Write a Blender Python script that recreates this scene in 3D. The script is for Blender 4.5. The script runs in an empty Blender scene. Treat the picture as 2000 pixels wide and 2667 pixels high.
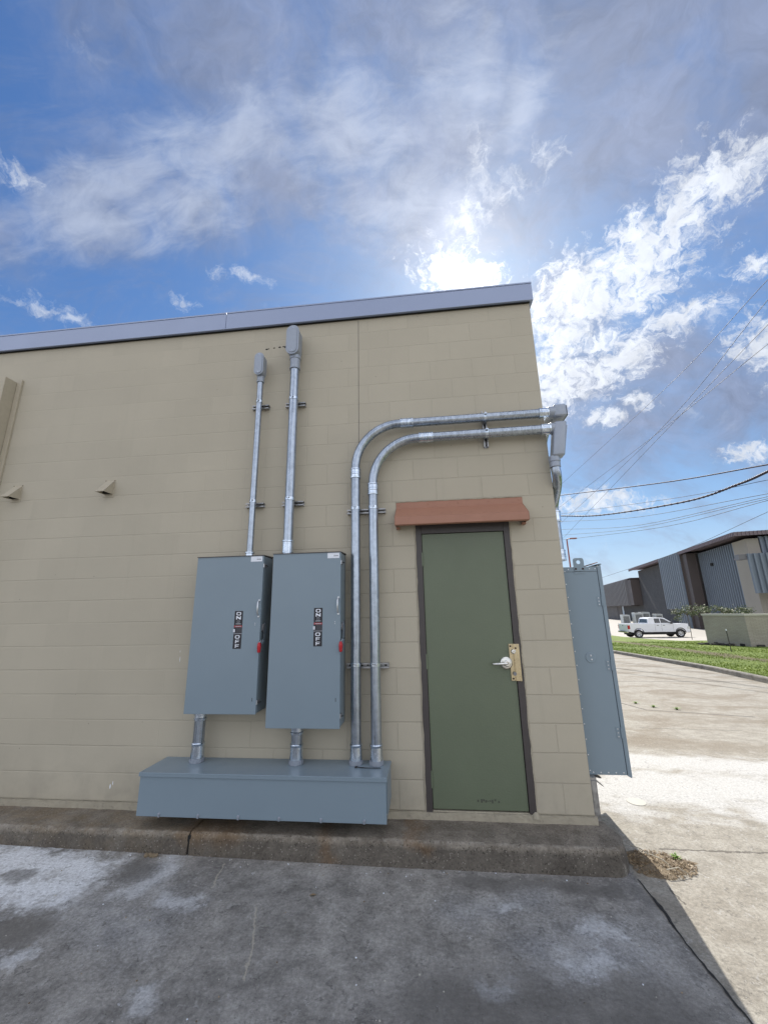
import bpy, bmesh, math, random
from mathutils import Vector, Matrix
random.seed(7)
R = math.radians
scene = bpy.context.scene
COL = scene.collection

# ------------------------------------------------------------------ camera
cam = bpy.data.cameras.new("camera")
camo = bpy.data.objects.new("camera", cam)
COL.objects.link(camo)
scene.camera = camo
cam.sensor_fit = 'HORIZONTAL'
cam.sensor_width = 36.0
cam.lens = 36.0 * 1041.5 / 2000.0
cam.clip_start = 0.05
cam.clip_end = 3000
ya, pi_, ro = 0.105778, 0.247069, 0.0197228
Rm = Matrix.Rotation(ya, 4, 'Z') @ Matrix.Rotation(pi_, 4, 'X') @ Matrix.Rotation(ro, 4, 'Y') @ Matrix.Rotation(math.pi / 2, 4, 'X')
camo.matrix_world = Matrix.Translation((-1.1247, -3.5035, 1.4624)) @ Rm

scene.view_settings.view_transform = 'Standard'
scene.view_settings.look = 'None'
scene.view_settings.exposure = 0.48
scene.view_settings.gamma = 1.0

# ------------------------------------------------------------------ sun
SUN_AZ, SUN_EL = 9.0, 42.5            # azimuth from +Y towards +X
sd = Vector((math.sin(R(SUN_AZ)) * math.cos(R(SUN_EL)), math.cos(R(SUN_AZ)) * math.cos(R(SUN_EL)), math.sin(R(SUN_EL))))
sl = bpy.data.lights.new("sun", 'SUN')
sl.energy = 4.6
sl.angle = R(0.55)
sl.color = (1.0, 0.95, 0.87)
so = bpy.data.objects.new("sun", sl)
COL.objects.link(so)
so.rotation_euler = sd.to_track_quat('Z', 'Y').to_euler()
so.location = (5, 20, 20)


# ------------------------------------------------------------------ node helper
class NT:
    def __init__(s, tree):
        s.t = tree
        s.n = tree.nodes
        s.l = tree.links

    def put(s, sock, v):
        if isinstance(v, bpy.types.NodeSocket):
            s.l.new(v, sock)
        elif v is not None:
            try:
                sock.default_value = v
            except Exception:
                sock.default_value = (v, v, v)

    def m(s, op, a, b=None, c=None, clamp=False):
        n = s.n.new('ShaderNodeMath')
        n.operation = op
        n.use_clamp = clamp
        s.put(n.inputs[0], a)
        s.put(n.inputs[1], b)
        s.put(n.inputs[2], c)
        return n.outputs[0]

    def v(s, op, a, b=None, c=None):
        n = s.n.new('ShaderNodeVectorMath')
        n.operation = op
        s.put(n.inputs[0], a)
        if op == 'SCALE':
            s.put(n.inputs[3], b)
        else:
            s.put(n.inputs[1], b)
            s.put(n.inputs[2], c)
        return n.outputs[1] if op in ('DOT_PRODUCT', 'LENGTH', 'DISTANCE') else n.outputs[0]

    def mix(s, f, a, b, mode='MIX'):
        n = s.n.new('ShaderNodeMix')
        n.data_type = 'RGBA'
        n.blend_type = mode
        s.put(n.inputs[0], f)
        s.put(n.inputs[6], col4(a))
        s.put(n.inputs[7], col4(b))
        return n.outputs[2]

    def noise(s, vec, scale, detail=4, rough=.55, dist=0, color=False, lac=2.0):
        n = s.n.new('ShaderNodeTexNoise')
        s.put(n.inputs['Vector'], vec)
        n.inputs['Scale'].default_value = scale
        n.inputs['Detail'].default_value = detail
        n.inputs['Roughness'].default_value = rough
        n.inputs['Distortion'].default_value = dist
        n.inputs['Lacunarity'].default_value = lac
        return n.outputs[1] if color else n.outputs[0]

    def voro(s, vec, scale, feature='F1', out=0, rnd=1.0):
        n = s.n.new('ShaderNodeTexVoronoi')
        n.feature = feature
        s.put(n.inputs['Vector'], vec)
        n.inputs['Scale'].default_value = scale
        n.inputs['Randomness'].default_value = rnd
        return n.outputs[out]

    def ss(s, x, lo, hi, a=0.0, b=1.0):
        n = s.n.new('ShaderNodeMapRange')
        n.interpolation_type = 'SMOOTHSTEP'
        s.put(n.inputs[0], x)
        s.put(n.inputs[1], lo)
        s.put(n.inputs[2], hi)
        s.put(n.inputs[3], a)
        s.put(n.inputs[4], b)
        return n.outputs[0]

    def xyz(s, vec):
        n = s.n.new('ShaderNodeSeparateXYZ')
        s.l.new(vec, n.inputs[0])
        return n.outputs

    def comb(s, x, y, z):
        n = s.n.new('ShaderNodeCombineXYZ')
        for i, q in enumerate((x, y, z)):
            s.put(n.inputs[i], q)
        return n.outputs[0]

    def seg(s, p, a, b):
        """distance from p to the segment a-b in a flat 2D map"""
        a = Vector((a[0], a[1], 0)); b = Vector((b[0], b[1], 0)); ab = b - a
        pa = s.v('SUBTRACT', p, tuple(a))
        t = s.m('MULTIPLY', s.v('DOT_PRODUCT', pa, tuple(ab)), 1 / max(ab.length_squared, 1e-9), clamp=True)
        q = s.v('SCALE', tuple(ab), t)
        return s.v('DISTANCE', pa, q)

    def blobs(s, p, chains):
        """max over chains of 1 - distance/radius"""
        cur = None
        for pts, r in chains:
            if len(pts) == 1:
                pts = [pts[0], (pts[0][0] + .001, pts[0][1])]
            for a, b in zip(pts[:-1], pts[1:]):
                d = s.m('MULTIPLY_ADD', s.seg(p, a, b), -1.0 / r, 1.0)
                cur = d if cur is None else s.m('MAXIMUM', cur, d)
        return cur


def ellipses(s, p, chains):
    """like blobs, with one cheap stretched-circle distance per piece"""
    cur = None
    for pts, r in chains:
        for a, b in zip(pts[:-1], pts[1:]):
            n = s.n.new('ShaderNodeMapping')
            n.vector_type = 'TEXTURE'
            s.put(n.inputs[0], p)
            L = math.hypot(b[0] - a[0], b[1] - a[1])
            n.inputs[1].default_value = ((a[0] + b[0]) / 2, (a[1] + b[1]) / 2, 0)
            n.inputs[2].default_value = (0, 0, math.atan2(b[1] - a[1], b[0] - a[0]))
            n.inputs[3].default_value = (L / 2 + r * .75, r, 1)
            d = s.v('LENGTH', n.outputs[0])
            cur = d if cur is None else s.m('MINIMUM', cur, d)
    return s.m('SUBTRACT', 1.0, cur)


def col4(c):
    if isinstance(c, (tuple, list)) and len(c) == 3:
        return (*c, 1.0)
    return c


# ------------------------------------------------------------------ world
world = bpy.data.worlds.new("World")
scene.world = world
world.use_nodes = True
w = NT(world.node_tree)
for n in list(w.n):
    w.n.remove(n)
sky = w.n.new('ShaderNodeTexSky')
sky.sky_type = 'NISHITA'
sky.sun_disc = False
sky.sun_elevation = R(SUN_EL)
sky.sun_rotation = R(SUN_AZ)
sky.air_density = 1.0
sky.dust_density = .6
sky.ozone_density = 2.2
tc = w.n.new('ShaderNodeTexCoord')
D = w.v('NORMALIZE', tc.outputs['Generated'])
dx, dy, dz = w.xyz(D)
zz = w.m('MAXIMUM', dz, 0.0)
inv = w.m('DIVIDE', 1.0, w.m('ADD', zz, 1.0))
S0 = w.comb(w.m('MULTIPLY', dx, inv), w.m('MULTIPLY', dy, inv), 0.0)
wn = w.v('SUBTRACT', w.noise(S0, 7, 5, .6, color=True), (.5, .5, .5))
Sw = w.v('MULTIPLY_ADD', wn, (.09, .09, 0), S0)
wn2 = w.v('SUBTRACT', w.noise(S0, 26, 5, .62, color=True), (.5, .5, .5))
Sk = w.v('MULTIPLY_ADD', wn2, (.040, .040, 0), w.v('MULTIPLY_ADD', wn, (.035, .035, 0), S0))
veil = ellipses(w, Sw, [
    ([(-.367, .288), (-.239, .276), (-.104, .279), (-.023, .287)], .050),
    ([(-.365, .294), (-.288, .308), (-.192, .314), (-.09, .32), (0.02, .33)], .055),
    ([(-.03, .20), (.11, .21), (.263, .24), (.33, .27)], .16),
    ([(-.067, .314), (.159, .297), (.286, .296)], .12),
    ([(-.06, .355), (.138, .366)], .11),
    ([(-.197, .19), (-.10, .22)], .11),
    ([(-.44, .262), (-.402, .292)], .06),
    ([(.275, .634), (.384, .566), (.47, .517)], .10),
    ([(.17, .60), (.30, .52), (.33, .50)], .08), ([(.16, .45), (.24, .47)], .06)])
rot = w.v('MULTIPLY', S0, (1.0, 2.2, 1.0))
vn = w.noise(Sw, 9, 5, .65, .4)
vn2 = w.noise(rot, 24, 6, .6, .6)
vd = w.m('MULTIPLY_ADD', w.m('SUBTRACT', vn, .5), 1.5, veil)
vd = w.m('MULTIPLY_ADD', w.m('SUBTRACT', vn2, .5), .55, vd)
veil_a = w.m('MULTIPLY', w.ss(vd, -.25, 1.05), .92)
thin = w.m('MULTIPLY', w.ss(w.noise(rot, 6, 6, .68, .6), .42, .72), .50)
veil_a = w.m('MAXIMUM', veil_a, thin)
cum = ellipses(w, Sk, [
    ([(.163, .463), (.237, .418), (.283, .385)], .034),
    ([(.283, .385), (.275, .346), (.315, .324)], .024),
    ([(.225, .395), (.262, .370)], .016),
    ([(.20, .455), (.245, .445), (.29, .425)], .020),
    ([(.03, .415), (.082, .437)], .026),
    ([(.355, .40), (.372, .395)], .010),
    ([(.235, .50), (.262, .487)], .012),
    ([(.215, .535), (.24, .53)], .016),
    ([(.17, .55), (.20, .54)], .030),
    ([(.283, .479), (.343, .438)], .015),
    ([(.182, .588), (.241, .545), (.272, .522), (.289, .495)], .026),
    ([(.183, .514), (.216, .488)], .026),
    ([(.17, .480), (.266, .44)], .026),
    ([(.398, .463), (.445, .478)], .026),
    ([(.268, .595), (.295, .593)], .012),
    ([(.299, .572), (.32, .567)], .010),
    ([(.249, .749), (.363, .714)], .018),
    ([(.455, .606), (.485, .583)], .012),
    ([(.201, .524), (.259, .549)], .018),
    ([(.17, .62), (.22, .60)], .018)])
kn = w.noise(Sk, 75, 5, .72, .3)
kd = w.m('MULTIPLY_ADD', w.m('SUBTRACT', kn, .5), 4.2, cum)
cum_a = w.ss(kd, -.45, .85)
wisp = ellipses(w, Sk, [([(-.441, .329), (-.422, .358), (-.40, .375)], .014), ([(-.24, .372), (-.221, .378), (-.182, .398)], .011), ([(-.38, .225), (-.347, .254)], .012), ([(-.30, .385), (-.28, .40)], .010)])
wisp_a = w.m('MULTIPLY', w.ss(w.m('MULTIPLY_ADD', w.m('SUBTRACT', kn, .5), 3.6, wisp), .0, 1.5), .65)
soft = ellipses(w, Sk, [([(.051, .385), (.077, .349)], .026), ([(.077, .349), (.067, .307)], .018), ([(.09, .345), (.115, .34)], .016), ([(.128, .312), (.145, .325)], .014), ([(.34, .45), (.36, .44)], .02)])
soft_a = w.m('MULTIPLY', w.ss(w.m('MULTIPLY_ADD', w.m('SUBTRACT', kn, .5), 4.4, soft), -.1, 1.7), .6)
scud = w.m('MULTIPLY', w.ss(w.noise(S0, 5, 2, .5), .45, .6), w.ss(w.noise(Sk, 17, 5, .66), .60, .75))
cum_a = w.m('MAXIMUM', soft_a, cum_a)
cum_a = w.m('MAXIMUM', w.m('MAXIMUM', w.m('MULTIPLY', cum_a, .93), wisp_a), w.m('MULTIPLY', scud, .25))
# aureole of the hidden sun inside the clouds
cs = w.m('MAXIMUM', w.v('DOT_PRODUCT', D, tuple(sd)), 0.0)
au = w.m('ADD', w.m('MULTIPLY', w.m('POWER', cs, 150.0), .40), w.m('MULTIPLY', w.m('POWER', cs, 11.0), .15))
raw = w.v('MULTIPLY', sky.outputs[0], (.056, .086, .140))
skyc = w.v('DIVIDE', raw, w.v('ADD', (1.0, 1.0, 1.0), w.v('SCALE', raw, .75)))
skyc = w.v('ADD', skyc, w.v('SCALE', (1.0, .97, .93), w.m('MULTIPLY', w.m('POWER', cs, 40.0), .06)))
vt = w.m('MULTIPLY_ADD', w.m('SUBTRACT', w.noise(Sw, 16, 5, .68, .8), .5), 1.1, .95)
vcol = w.v('ADD', w.v('SCALE', (.190, .232, .350), vt), w.v('SCALE', (1.0, .98, .95), au))
streak = ellipses(w, Sw, [([(-.372, .290), (-.239, .272), (-.104, .277), (-.023, .285)], .030), ([(-.365, .298), (-.288, .310), (-.192, .312)], .026), ([(-.05, .33), (.03, .36), (.05, .37)], .035), ([(.04, .25), (.07, .30)], .03), ([(.11, .27), (.10, .30)], .025)])
streak_a = w.m('MULTIPLY', w.ss(w.m('ADD', w.m('MULTIPLY_ADD', w.m('SUBTRACT', vn2, .5), 2.4, streak), w.m('MULTIPLY', w.m('SUBTRACT', w.noise(w.v('MULTIPLY_ADD', wn, (.06, .03, 0), rot), 11, 5, .62, 1.2), .5), 2.2)), -.7, 1.5), .72)
kt = w.m('MULTIPLY_ADD', w.m('SUBTRACT', w.noise(Sk, 40, 5, .6), .5), .9, .95)
kcol = w.v('ADD', w.v('SCALE', (.56, .60, .67), kt), w.v('SCALE', (1.0, .98, .95), w.m('MULTIPLY', au, 1.7)))
c1 = w.mix(veil_a, skyc, vcol)
c1 = w.mix(streak_a, c1, w.v('ADD', (.37, .43, .56), w.v('SCALE', (1.0, .98, .95), au)))
c2 = w.mix(cum_a, c1, kcol)
hz = w.m('POWER', w.m('SUBTRACT', 1.0, zz), 9.0)
c3 = w.mix(w.m('MULTIPLY', hz, .75), c2, (.56, .63, .72))
# bright cloud bank added behind the camera to light the shaded facade
bk = w.m('MULTIPLY', w.ss(dy, .05, -.35), w.ss(w.noise(S0, 4, 3, .6), .32, .58))
c4 = w.mix(w.m('MULTIPLY', bk, .85), c3, (1.22, 1.22, 1.25))
bg = w.n.new('ShaderNodeBackground')
w.put(bg.inputs[0], c4)
bg.inputs[1].default_value = 1.0
wo = w.n.new('ShaderNodeOutputWorld')
w.l.new(bg.outputs[0], wo.inputs[0])
world.cycles.sampling_method = 'MANUAL'
world.cycles.sample_map_resolution = 512


# ------------------------------------------------------------------ materials
def new_mat(name):
    m = bpy.data.materials.new(name)
    m.use_nodes = True
    t = NT(m.node_tree)
    b = t.n['Principled BSDF']
    return m, t, b


def simple(name, c, rough=.6, metal=0.0, var=.12, scale=6.0, bump=0.0, bscale=80.0, spec=.5, dirt=None, coat=0.0):
    m, t, b = new_mat(name)
    g = t.n.new('ShaderNodeNewGeometry')
    pos = g.outputs['Position']
    n1 = t.noise(pos, scale, 5, .6)
    k = t.m('MULTIPLY_ADD', t.m('SUBTRACT', n1, .5), 2 * var, 1.0)
    cc = t.v('SCALE', c, k)
    if dirt:
        dn = t.ss(t.noise(pos, scale * 2.7, 6, .7), .52, .75)
        cc = t.mix(t.m('MULTIPLY', dn, dirt[1]), cc, dirt[0])
    t.put(b.inputs['Base Color'], cc)
    t.put(b.inputs['Roughness'], t.m('MULTIPLY_ADD', t.m('SUBTRACT', t.noise(pos, scale * 3, 3), .5), .2, rough))
    b.inputs['Metallic'].default_value = metal
    b.inputs['Specular IOR Level'].default_value = spec
    b.inputs['Coat Weight'].default_value = coat
    if bump:
        bn = t.n.new('ShaderNodeBump')
        bn.inputs['Strength'].default_value = bump
        bn.inputs['Distance'].default_value = .01
        t.put(bn.inputs['Height'], t.noise(pos, bscale, 4, .6))
        t.put(b.inputs['Normal'], bn.outputs[0])
    return m


def wall_mat(name, side=False):
    m, t, b = new_mat(name)
    g = t.n.new('ShaderNodeNewGeometry')
    pos = g.outputs['Position']
    x, y, z = t.xyz(pos)
    h = y if side else x
    wob = t.v('SUBTRACT', t.noise(pos, 3.0, 2, color=True), (.5, .5, .5))
    vec = t.v('MULTIPLY_ADD', wob, (.008, .006, 0), t.comb(h, z, 0.0))
    br = t.n.new('ShaderNodeTexBrick')
    t.put(br.inputs['Vector'], vec)
    br.inputs['Scale'].default_value = 1.0
    br.inputs['Mortar Size'].default_value = .0045
    br.inputs['Mortar Smooth'].default_value = .35
    br.inputs['Brick Width'].default_value = .4064
    br.inputs['Row Height'].default_value = .2032
    br.inputs['Color1'].default_value = (.46, .46, .46, 1)
    br.inputs['Color2'].default_value = (.54, .54, .54, 1)
    br.inputs['Mortar'].default_value = (.5, .5, .5, 1)
    mort = br.outputs['Fac']
    # bed joints only (horizontal)
    fz = t.m('FRACT', t.m('DIVIDE', t.m('ADD', t.xyz(vec)[1], 2.032), .2032))
    dzj = t.m('MULTIPLY', t.m('MINIMUM', fz, t.m('SUBTRACT', 1.0, fz)), .2032)
    bed = t.ss(dzj, .0075, .002)
    dep = t.noise(t.v('MULTIPLY', pos, (.6, .6, 5.0)), 1.3, 4, .6)
    near = t.ss(x, -4.2, -1.2)
    lowz = t.ss(z, 4.2, 1.0)
    amt_v = t.m('MULTIPLY', near, t.m('MULTIPLY_ADD', lowz, .65, .35))
    amt_h = t.m('MULTIPLY', t.ss(dep, .35, .62, .25, 1.0), t.m('MULTIPLY_ADD', lowz, .30, .30))
    joint = t.m('MAXIMUM', t.m('MULTIPLY', bed, amt_h), t.m('MULTIPLY', mort, amt_v))
    base = (.430, .392, .308)
    mott = t.m('MULTIPLY_ADD', t.m('SUBTRACT', t.noise(pos, 1.1, 5, .6), .5), .20, 1.0)
    bv = t.m('MULTIPLY_ADD', t.m('SUBTRACT', t.xyz(br.outputs['Color'])[0], .5), .6, 1.0)
    cc = t.v('SCALE', t.v('SCALE', base, mott), bv)
    # dirt: run-down streaks, greyer near bottom
    st = t.ss(t.noise(t.v('MULTIPLY', pos, (9, 9, .7)), 1.0, 5, .6), .55, .78)
    cc = t.mix(t.m('MULTIPLY', st, .10), cc, (.25, .23, .18))
    low = t.m('MULTIPLY', t.ss(z, .55, -.05), t.ss(t.noise(pos, 5, 6, .65), .38, .7))
    cc = t.mix(t.m('MULTIPLY', low, .30), cc, (.22, .20, .17))
    sp = t.ss(t.voro(pos, 5.0), .035, .015)
    cc = t.mix(t.m('MULTIPLY', sp, .5), cc, (.12, .11, .10))
    cc = t.mix(t.m('MULTIPLY', joint, .16), cc, (.17, .15, .115))
    t.put(b.inputs['Base Color'], cc)
    b.inputs['Roughness'].default_value = .62
    b.inputs['Specular IOR Level'].default_value = .35
    ht = t.m('MULTIPLY', joint, -1.0)
    fine = t.m('MULTIPLY', t.noise(pos, 150, 5, .7), .22)
    med = t.m('MULTIPLY', t.noise(pos, 14, 3, .6), .30)
    ht = t.m('ADD', ht, t.m('ADD', fine, med))
    bn = t.n.new('ShaderNodeBump')
    bn.inputs['Strength'].default_value = .6
    bn.inputs['Distance'].default_value = .006
    t.put(bn.inputs['Height'], ht)
    t.put(b.inputs['Normal'], bn.outputs[0])
    return m


def ground_mat():
    m, t, b = new_mat("concrete_slab")
    g = t.n.new('ShaderNodeNewGeometry')
    pos = g.outputs['Position']
    x, y, z = t.xyz(pos)
    P = t.comb(x, y, 0.0)
    wn = t.v('SUBTRACT', t.noise(P, 3.5, 6, .68, color=True), (.5, .5, .5))
    Pw = t.v('MULTIPLY_ADD', wn, (.42, .42, 0), P)
    n1 = t.noise(P, .9, 6, .62)
    n2 = t.noise(P, 6.0, 7, .7)
    n3 = t.noise(P, 55.0, 5, .7)
    n4 = t.noise(P, 240.0, 3, .75)
    yard = t.ss(x, .07, .13)                     # slab right of the joint, its sunlit look put into the colour
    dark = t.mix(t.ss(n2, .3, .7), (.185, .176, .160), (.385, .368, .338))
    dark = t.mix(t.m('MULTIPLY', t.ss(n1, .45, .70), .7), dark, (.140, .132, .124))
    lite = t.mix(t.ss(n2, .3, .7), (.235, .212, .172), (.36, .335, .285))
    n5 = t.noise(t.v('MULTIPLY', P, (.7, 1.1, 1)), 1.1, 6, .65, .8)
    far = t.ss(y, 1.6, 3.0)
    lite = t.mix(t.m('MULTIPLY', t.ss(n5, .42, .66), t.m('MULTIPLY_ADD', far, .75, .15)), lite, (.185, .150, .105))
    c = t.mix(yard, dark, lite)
    # salt bloom on the near slab
    bl = t.blobs(Pw, [
        ([(-4.7, -.45), (-4.1, -.5), (-3.7, -.5), (-3.42, -.58)], .24),
        ([(-4.7, -.65), (-4.2, -.75), (-3.75, -.76), (-3.45, -.74)], .22),
        ([(-3.00, -.36), (-2.98, -.55), (-3.05, -.72)], .09),
        ([(-3.29, -1.2)], .11),
        ([(-2.75, -.78), (-2.62, -.76)], .08),
        ([(-.52, -1.01), (-.33, -.98)], .09), ([(-.36, -.83), (-.25, -.77)], .07),
        ([(-.73, -.67)], .07), ([(-.85, -1.16), (-.95, -1.18)], .07), ([(-2.45, -1.42)], .10)])
    soft = t.blobs(Pw, [([(-3.4, -.75), (-2.95, -1.0), (-2.75, -1.02)], .36), ([(-3.05, -.55), (-2.7, -.8)], .25),
                        ([(-.6, -.95), (-.2, -.9)], .35), ([(-1.0, -.7), (-.6, -.6)], .25)])
    nb = t.noise(P, 11.0, 8, .78)
    ba = t.ss(t.m('ADD', t.m('MULTIPLY_ADD', t.m('SUBTRACT', n2, .5), 1.5, bl), t.m('MULTIPLY', t.m('SUBTRACT', nb, .5), 3.0)), -.2, .95)
    sa = t.m('MULTIPLY', t.ss(t.m('MULTIPLY_ADD', t.m('SUBTRACT', n3, .5), 1.6, soft), .0, 1.2), .5)
    c = t.mix(t.m('MULTIPLY', sa, .55), c, (.42, .44, .47))
    c = t.mix(t.m('MULTIPLY', ba, t.m('MULTIPLY_ADD', t.ss(x, -3.0, -3.5), .55, .40)), c, (.74, .76, .78))
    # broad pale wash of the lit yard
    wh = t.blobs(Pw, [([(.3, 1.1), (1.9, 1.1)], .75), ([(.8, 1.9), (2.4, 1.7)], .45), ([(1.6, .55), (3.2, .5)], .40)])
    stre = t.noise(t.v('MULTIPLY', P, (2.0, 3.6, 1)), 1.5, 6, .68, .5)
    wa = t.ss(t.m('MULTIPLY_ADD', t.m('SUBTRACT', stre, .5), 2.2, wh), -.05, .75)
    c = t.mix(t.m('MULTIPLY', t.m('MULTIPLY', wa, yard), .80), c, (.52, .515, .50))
    # grain and aggregate
    c = t.v('SCALE', c, t.m('MULTIPLY_ADD', t.m('SUBTRACT', n3, .5), 1.5, 1.0))
    c = t.v('SCALE', c, t.m('MULTIPLY_ADD', t.m('SUBTRACT', n4, .5), 1.1, 1.0))
    sv = t.voro(Pw, 13.0)
    sel = t.ss(t.xyz(t.voro(Pw, 13.0, out=1))[0], .72, .76)
    fleck = t.m('MULTIPLY', t.ss(sv, .085, .05), sel)
    c = t.mix(t.m('MULTIPLY', fleck, .65), c, (.68, .69, .70))
    sv2 = t.ss(t.voro(P, 70.0), .16, .09)
    sel2 = t.ss(t.xyz(t.voro(P, 70.0, out=1))[1], .66, .70)
    c = t.mix(t.m('MULTIPLY', t.m('MULTIPLY', sv2, sel2), .6), c, (.52, .53, .55))
    ag = t.xyz(t.voro(Pw, 34.0, out=1))[0]
    agm = t.ss(t.voro(Pw, 34.0), .42, .22)
    c = t.mix(t.m('MULTIPLY', t.m('MULTIPLY', agm, t.ss(ag, .60, .95)), .34), c, (.50, .49, .47))
    c = t.mix(t.m('MULTIPLY', t.m('MULTIPLY', agm, t.ss(ag, .40, .05)), .42), c, (.045, .042, .040))
    pit = t.m('MULTIPLY', t.ss(t.voro(P, 48.0), .15, .06), t.ss(t.xyz(t.voro(P, 48.0, out=1))[2], .7, .75))
    c = t.mix(t.m('MULTIPLY', pit, .7), c, (.035, .033, .03))
    # damp oil-dark patches
    dk = t.blobs(Pw, [([(-3.22, -.45), (-3.12, -.50)], .13), ([(-4.0, -.62), (-3.85, -.60)], .09), ([(-3.9, -1.15), (-3.4, -1.02)], .2), ([(-1.2, -1.3), (-.2, -1.25)], .30), ([(-1.0, -.42), (-.1, -.45)], .10)])
    c = t.mix(t.m('MULTIPLY', t.ss(t.m('MULTIPLY_ADD', t.m('SUBTRACT', n2, .5), 1.2, dk), .05, .8), .60), c, (.12, .113, .102))
    # hairline cracks
    fw = t.v('MULTIPLY_ADD', t.v('SUBTRACT', t.noise(P, 14, 5, .7, color=True), (.5, .5, .5)), (.07, .07, 0), P)
    ck = t.blobs(fw, [([(-2.61, -.40), (-2.56, -.63)], .007), ([(-2.21, -.78), (-2.10, -1.07), (-2.07, -1.24)], .007)])
    c = t.mix(t.m('MULTIPLY', t.ss(ck, 0, .5), .55), c, (.50, .46, .37))
    ck2 = t.blobs(fw, [([(.42, .02), (3.5, .02)], .012), ([(.25, -.40), (.26, -.55)], .008), ([(3.4, 8.4), (7.3, 8.25)], .05), ([(2.45, 5.4), (2.62, 4.7), (4.0, 4.2)], .035), ([(1.9, 3.4), (3.2, 3.3)], .012)])
    c = t.mix(t.m('MULTIPLY', t.ss(ck2, 0, .5), .75), c, (.07, .06, .05))
    # parking lot far away: pale
    lot = t.m('MULTIPLY', t.ss(y, 26.0, 27.0), 1.0)
    c = t.mix(t.m('MULTIPLY', lot, .7), c, (.50, .475, .43))
    t.put(b.inputs['Base Color'], c)
    t.put(b.inputs['Roughness'], t.m('MULTIPLY_ADD', n2, .25, .66))
    b.inputs['Specular IOR Level'].default_value = .3
    ht = t.m('ADD', t.m('MULTIPLY', n3, .6), t.m('ADD', t.m('MULTIPLY', n4, .35), t.m('MULTIPLY', n2, 1.2)))
    ht = t.m('SUBTRACT', ht, t.m('MULTIPLY', pit, .35))
    bn = t.n.new('ShaderNodeBump')
    bn.inputs['Strength'].default_value = .65
    bn.inputs['Distance'].default_value = .008
    t.put(bn.inputs['Height'], ht)
    t.put(b.inputs['Normal'], bn.outputs[0])
    return m


def curb_mat(name, dark=True):
    m, t, b = new_mat(name)
    g = t.n.new('ShaderNodeNewGeometry')
    pos = g.outputs['Position']
    x, y, z = t.xyz(pos)
    n2 = t.noise(pos, 5.0, 7, .7)
    n3 = t.noise(pos, 60.0, 5, .75)
    if dark:
        c = t.mix(t.ss(n2, .3, .7), (.150, .130, .105), (.300, .268, .222))
        left = t.m('MULTIPLY', t.ss(x, -2.2, -3.0), t.ss(t.noise(pos, 7, 6, .7), .38, .62))
        c = t.mix(t.m('MULTIPLY', left, .5), c, (.25, .19, .12))
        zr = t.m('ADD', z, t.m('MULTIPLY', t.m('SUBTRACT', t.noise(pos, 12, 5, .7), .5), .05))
        c = t.mix(t.m('MULTIPLY', t.ss(zr, -.068, -.10), .55), c, (.075, .068, .060))  # darker front face below the arris, its shade put into the colour
        lit_edge = t.m('MULTIPLY', t.ss(t.m('ABSOLUTE', t.m('ADD', y, .302)), .014, .003), t.ss(t.noise(pos, 16, 5, .7), .42, .6))
        c = t.mix(t.m('MULTIPLY', lit_edge, .55), c, (.38, .35, .30))  # light catching the arris, painted as a pale broken band
        rust = t.blobs(t.v('MULTIPLY_ADD', t.v('SUBTRACT', t.noise(pos, 9, 5, .65, color=True), (.5, .5, .5)), (.22, .1, .1), t.comb(x, z, 0.0)),
                       [([(-1.93, -.05), (-1.9, -.17)], .10), ([(-2.95, -.05), (-2.6, -.05)], .12), ([(-1.35, -.05), (-1.2, -.1)], .06)])
        c = t.mix(t.m('MULTIPLY', t.ss(rust, 0, 1.0), .30), c, (.22, .11, .03))
    else:
        c = t.mix(t.ss(n2, .3, .7), (.22, .20, .17), (.36, .34, .30))
    c = t.v('SCALE', c, t.m('MULTIPLY_ADD', t.m('SUBTRACT', n3, .5), 1.3, 1.0))
    vr = t.v('MULTIPLY', t.xyz(t.voro(pos, 95.0, out=1))[0], (1, 1, 1))
    vv = t.ss(t.xyz(t.voro(pos, 95.0, out=1))[0], .86, .92)
    vs = t.ss(t.voro(pos, 95.0), .45, .25)
    c = t.mix(t.m('MULTIPLY', t.m('MULTIPLY', vv, vs), .55), c, (.42, .39, .34))
    pit = t.m('MULTIPLY', t.ss(t.voro(pos, 70.0), .30, .12), t.ss(t.xyz(t.voro(pos, 70.0, out=1))[1], .55, .6))
    c = t.mix(t.m('MULTIPLY', pit, .65), c, (.03, .026, .022))
    t.put(b.inputs['Base Color'], c)
    b.inputs['Roughness'].default_value = .92
    b.inputs['Specular IOR Level'].default_value = .2
    bn = t.n.new('ShaderNodeBump')
    bn.inputs['Strength'].default_value = .9
    bn.inputs['Distance'].default_value = .014
    t.put(bn.inputs['Height'], t.m('SUBTRACT', t.m('ADD', n3, t.m('MULTIPLY', n2, .8)), t.m('MULTIPLY', pit, .8)))
    t.put(b.inputs['Normal'], bn.outputs[0])
    return m


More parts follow.
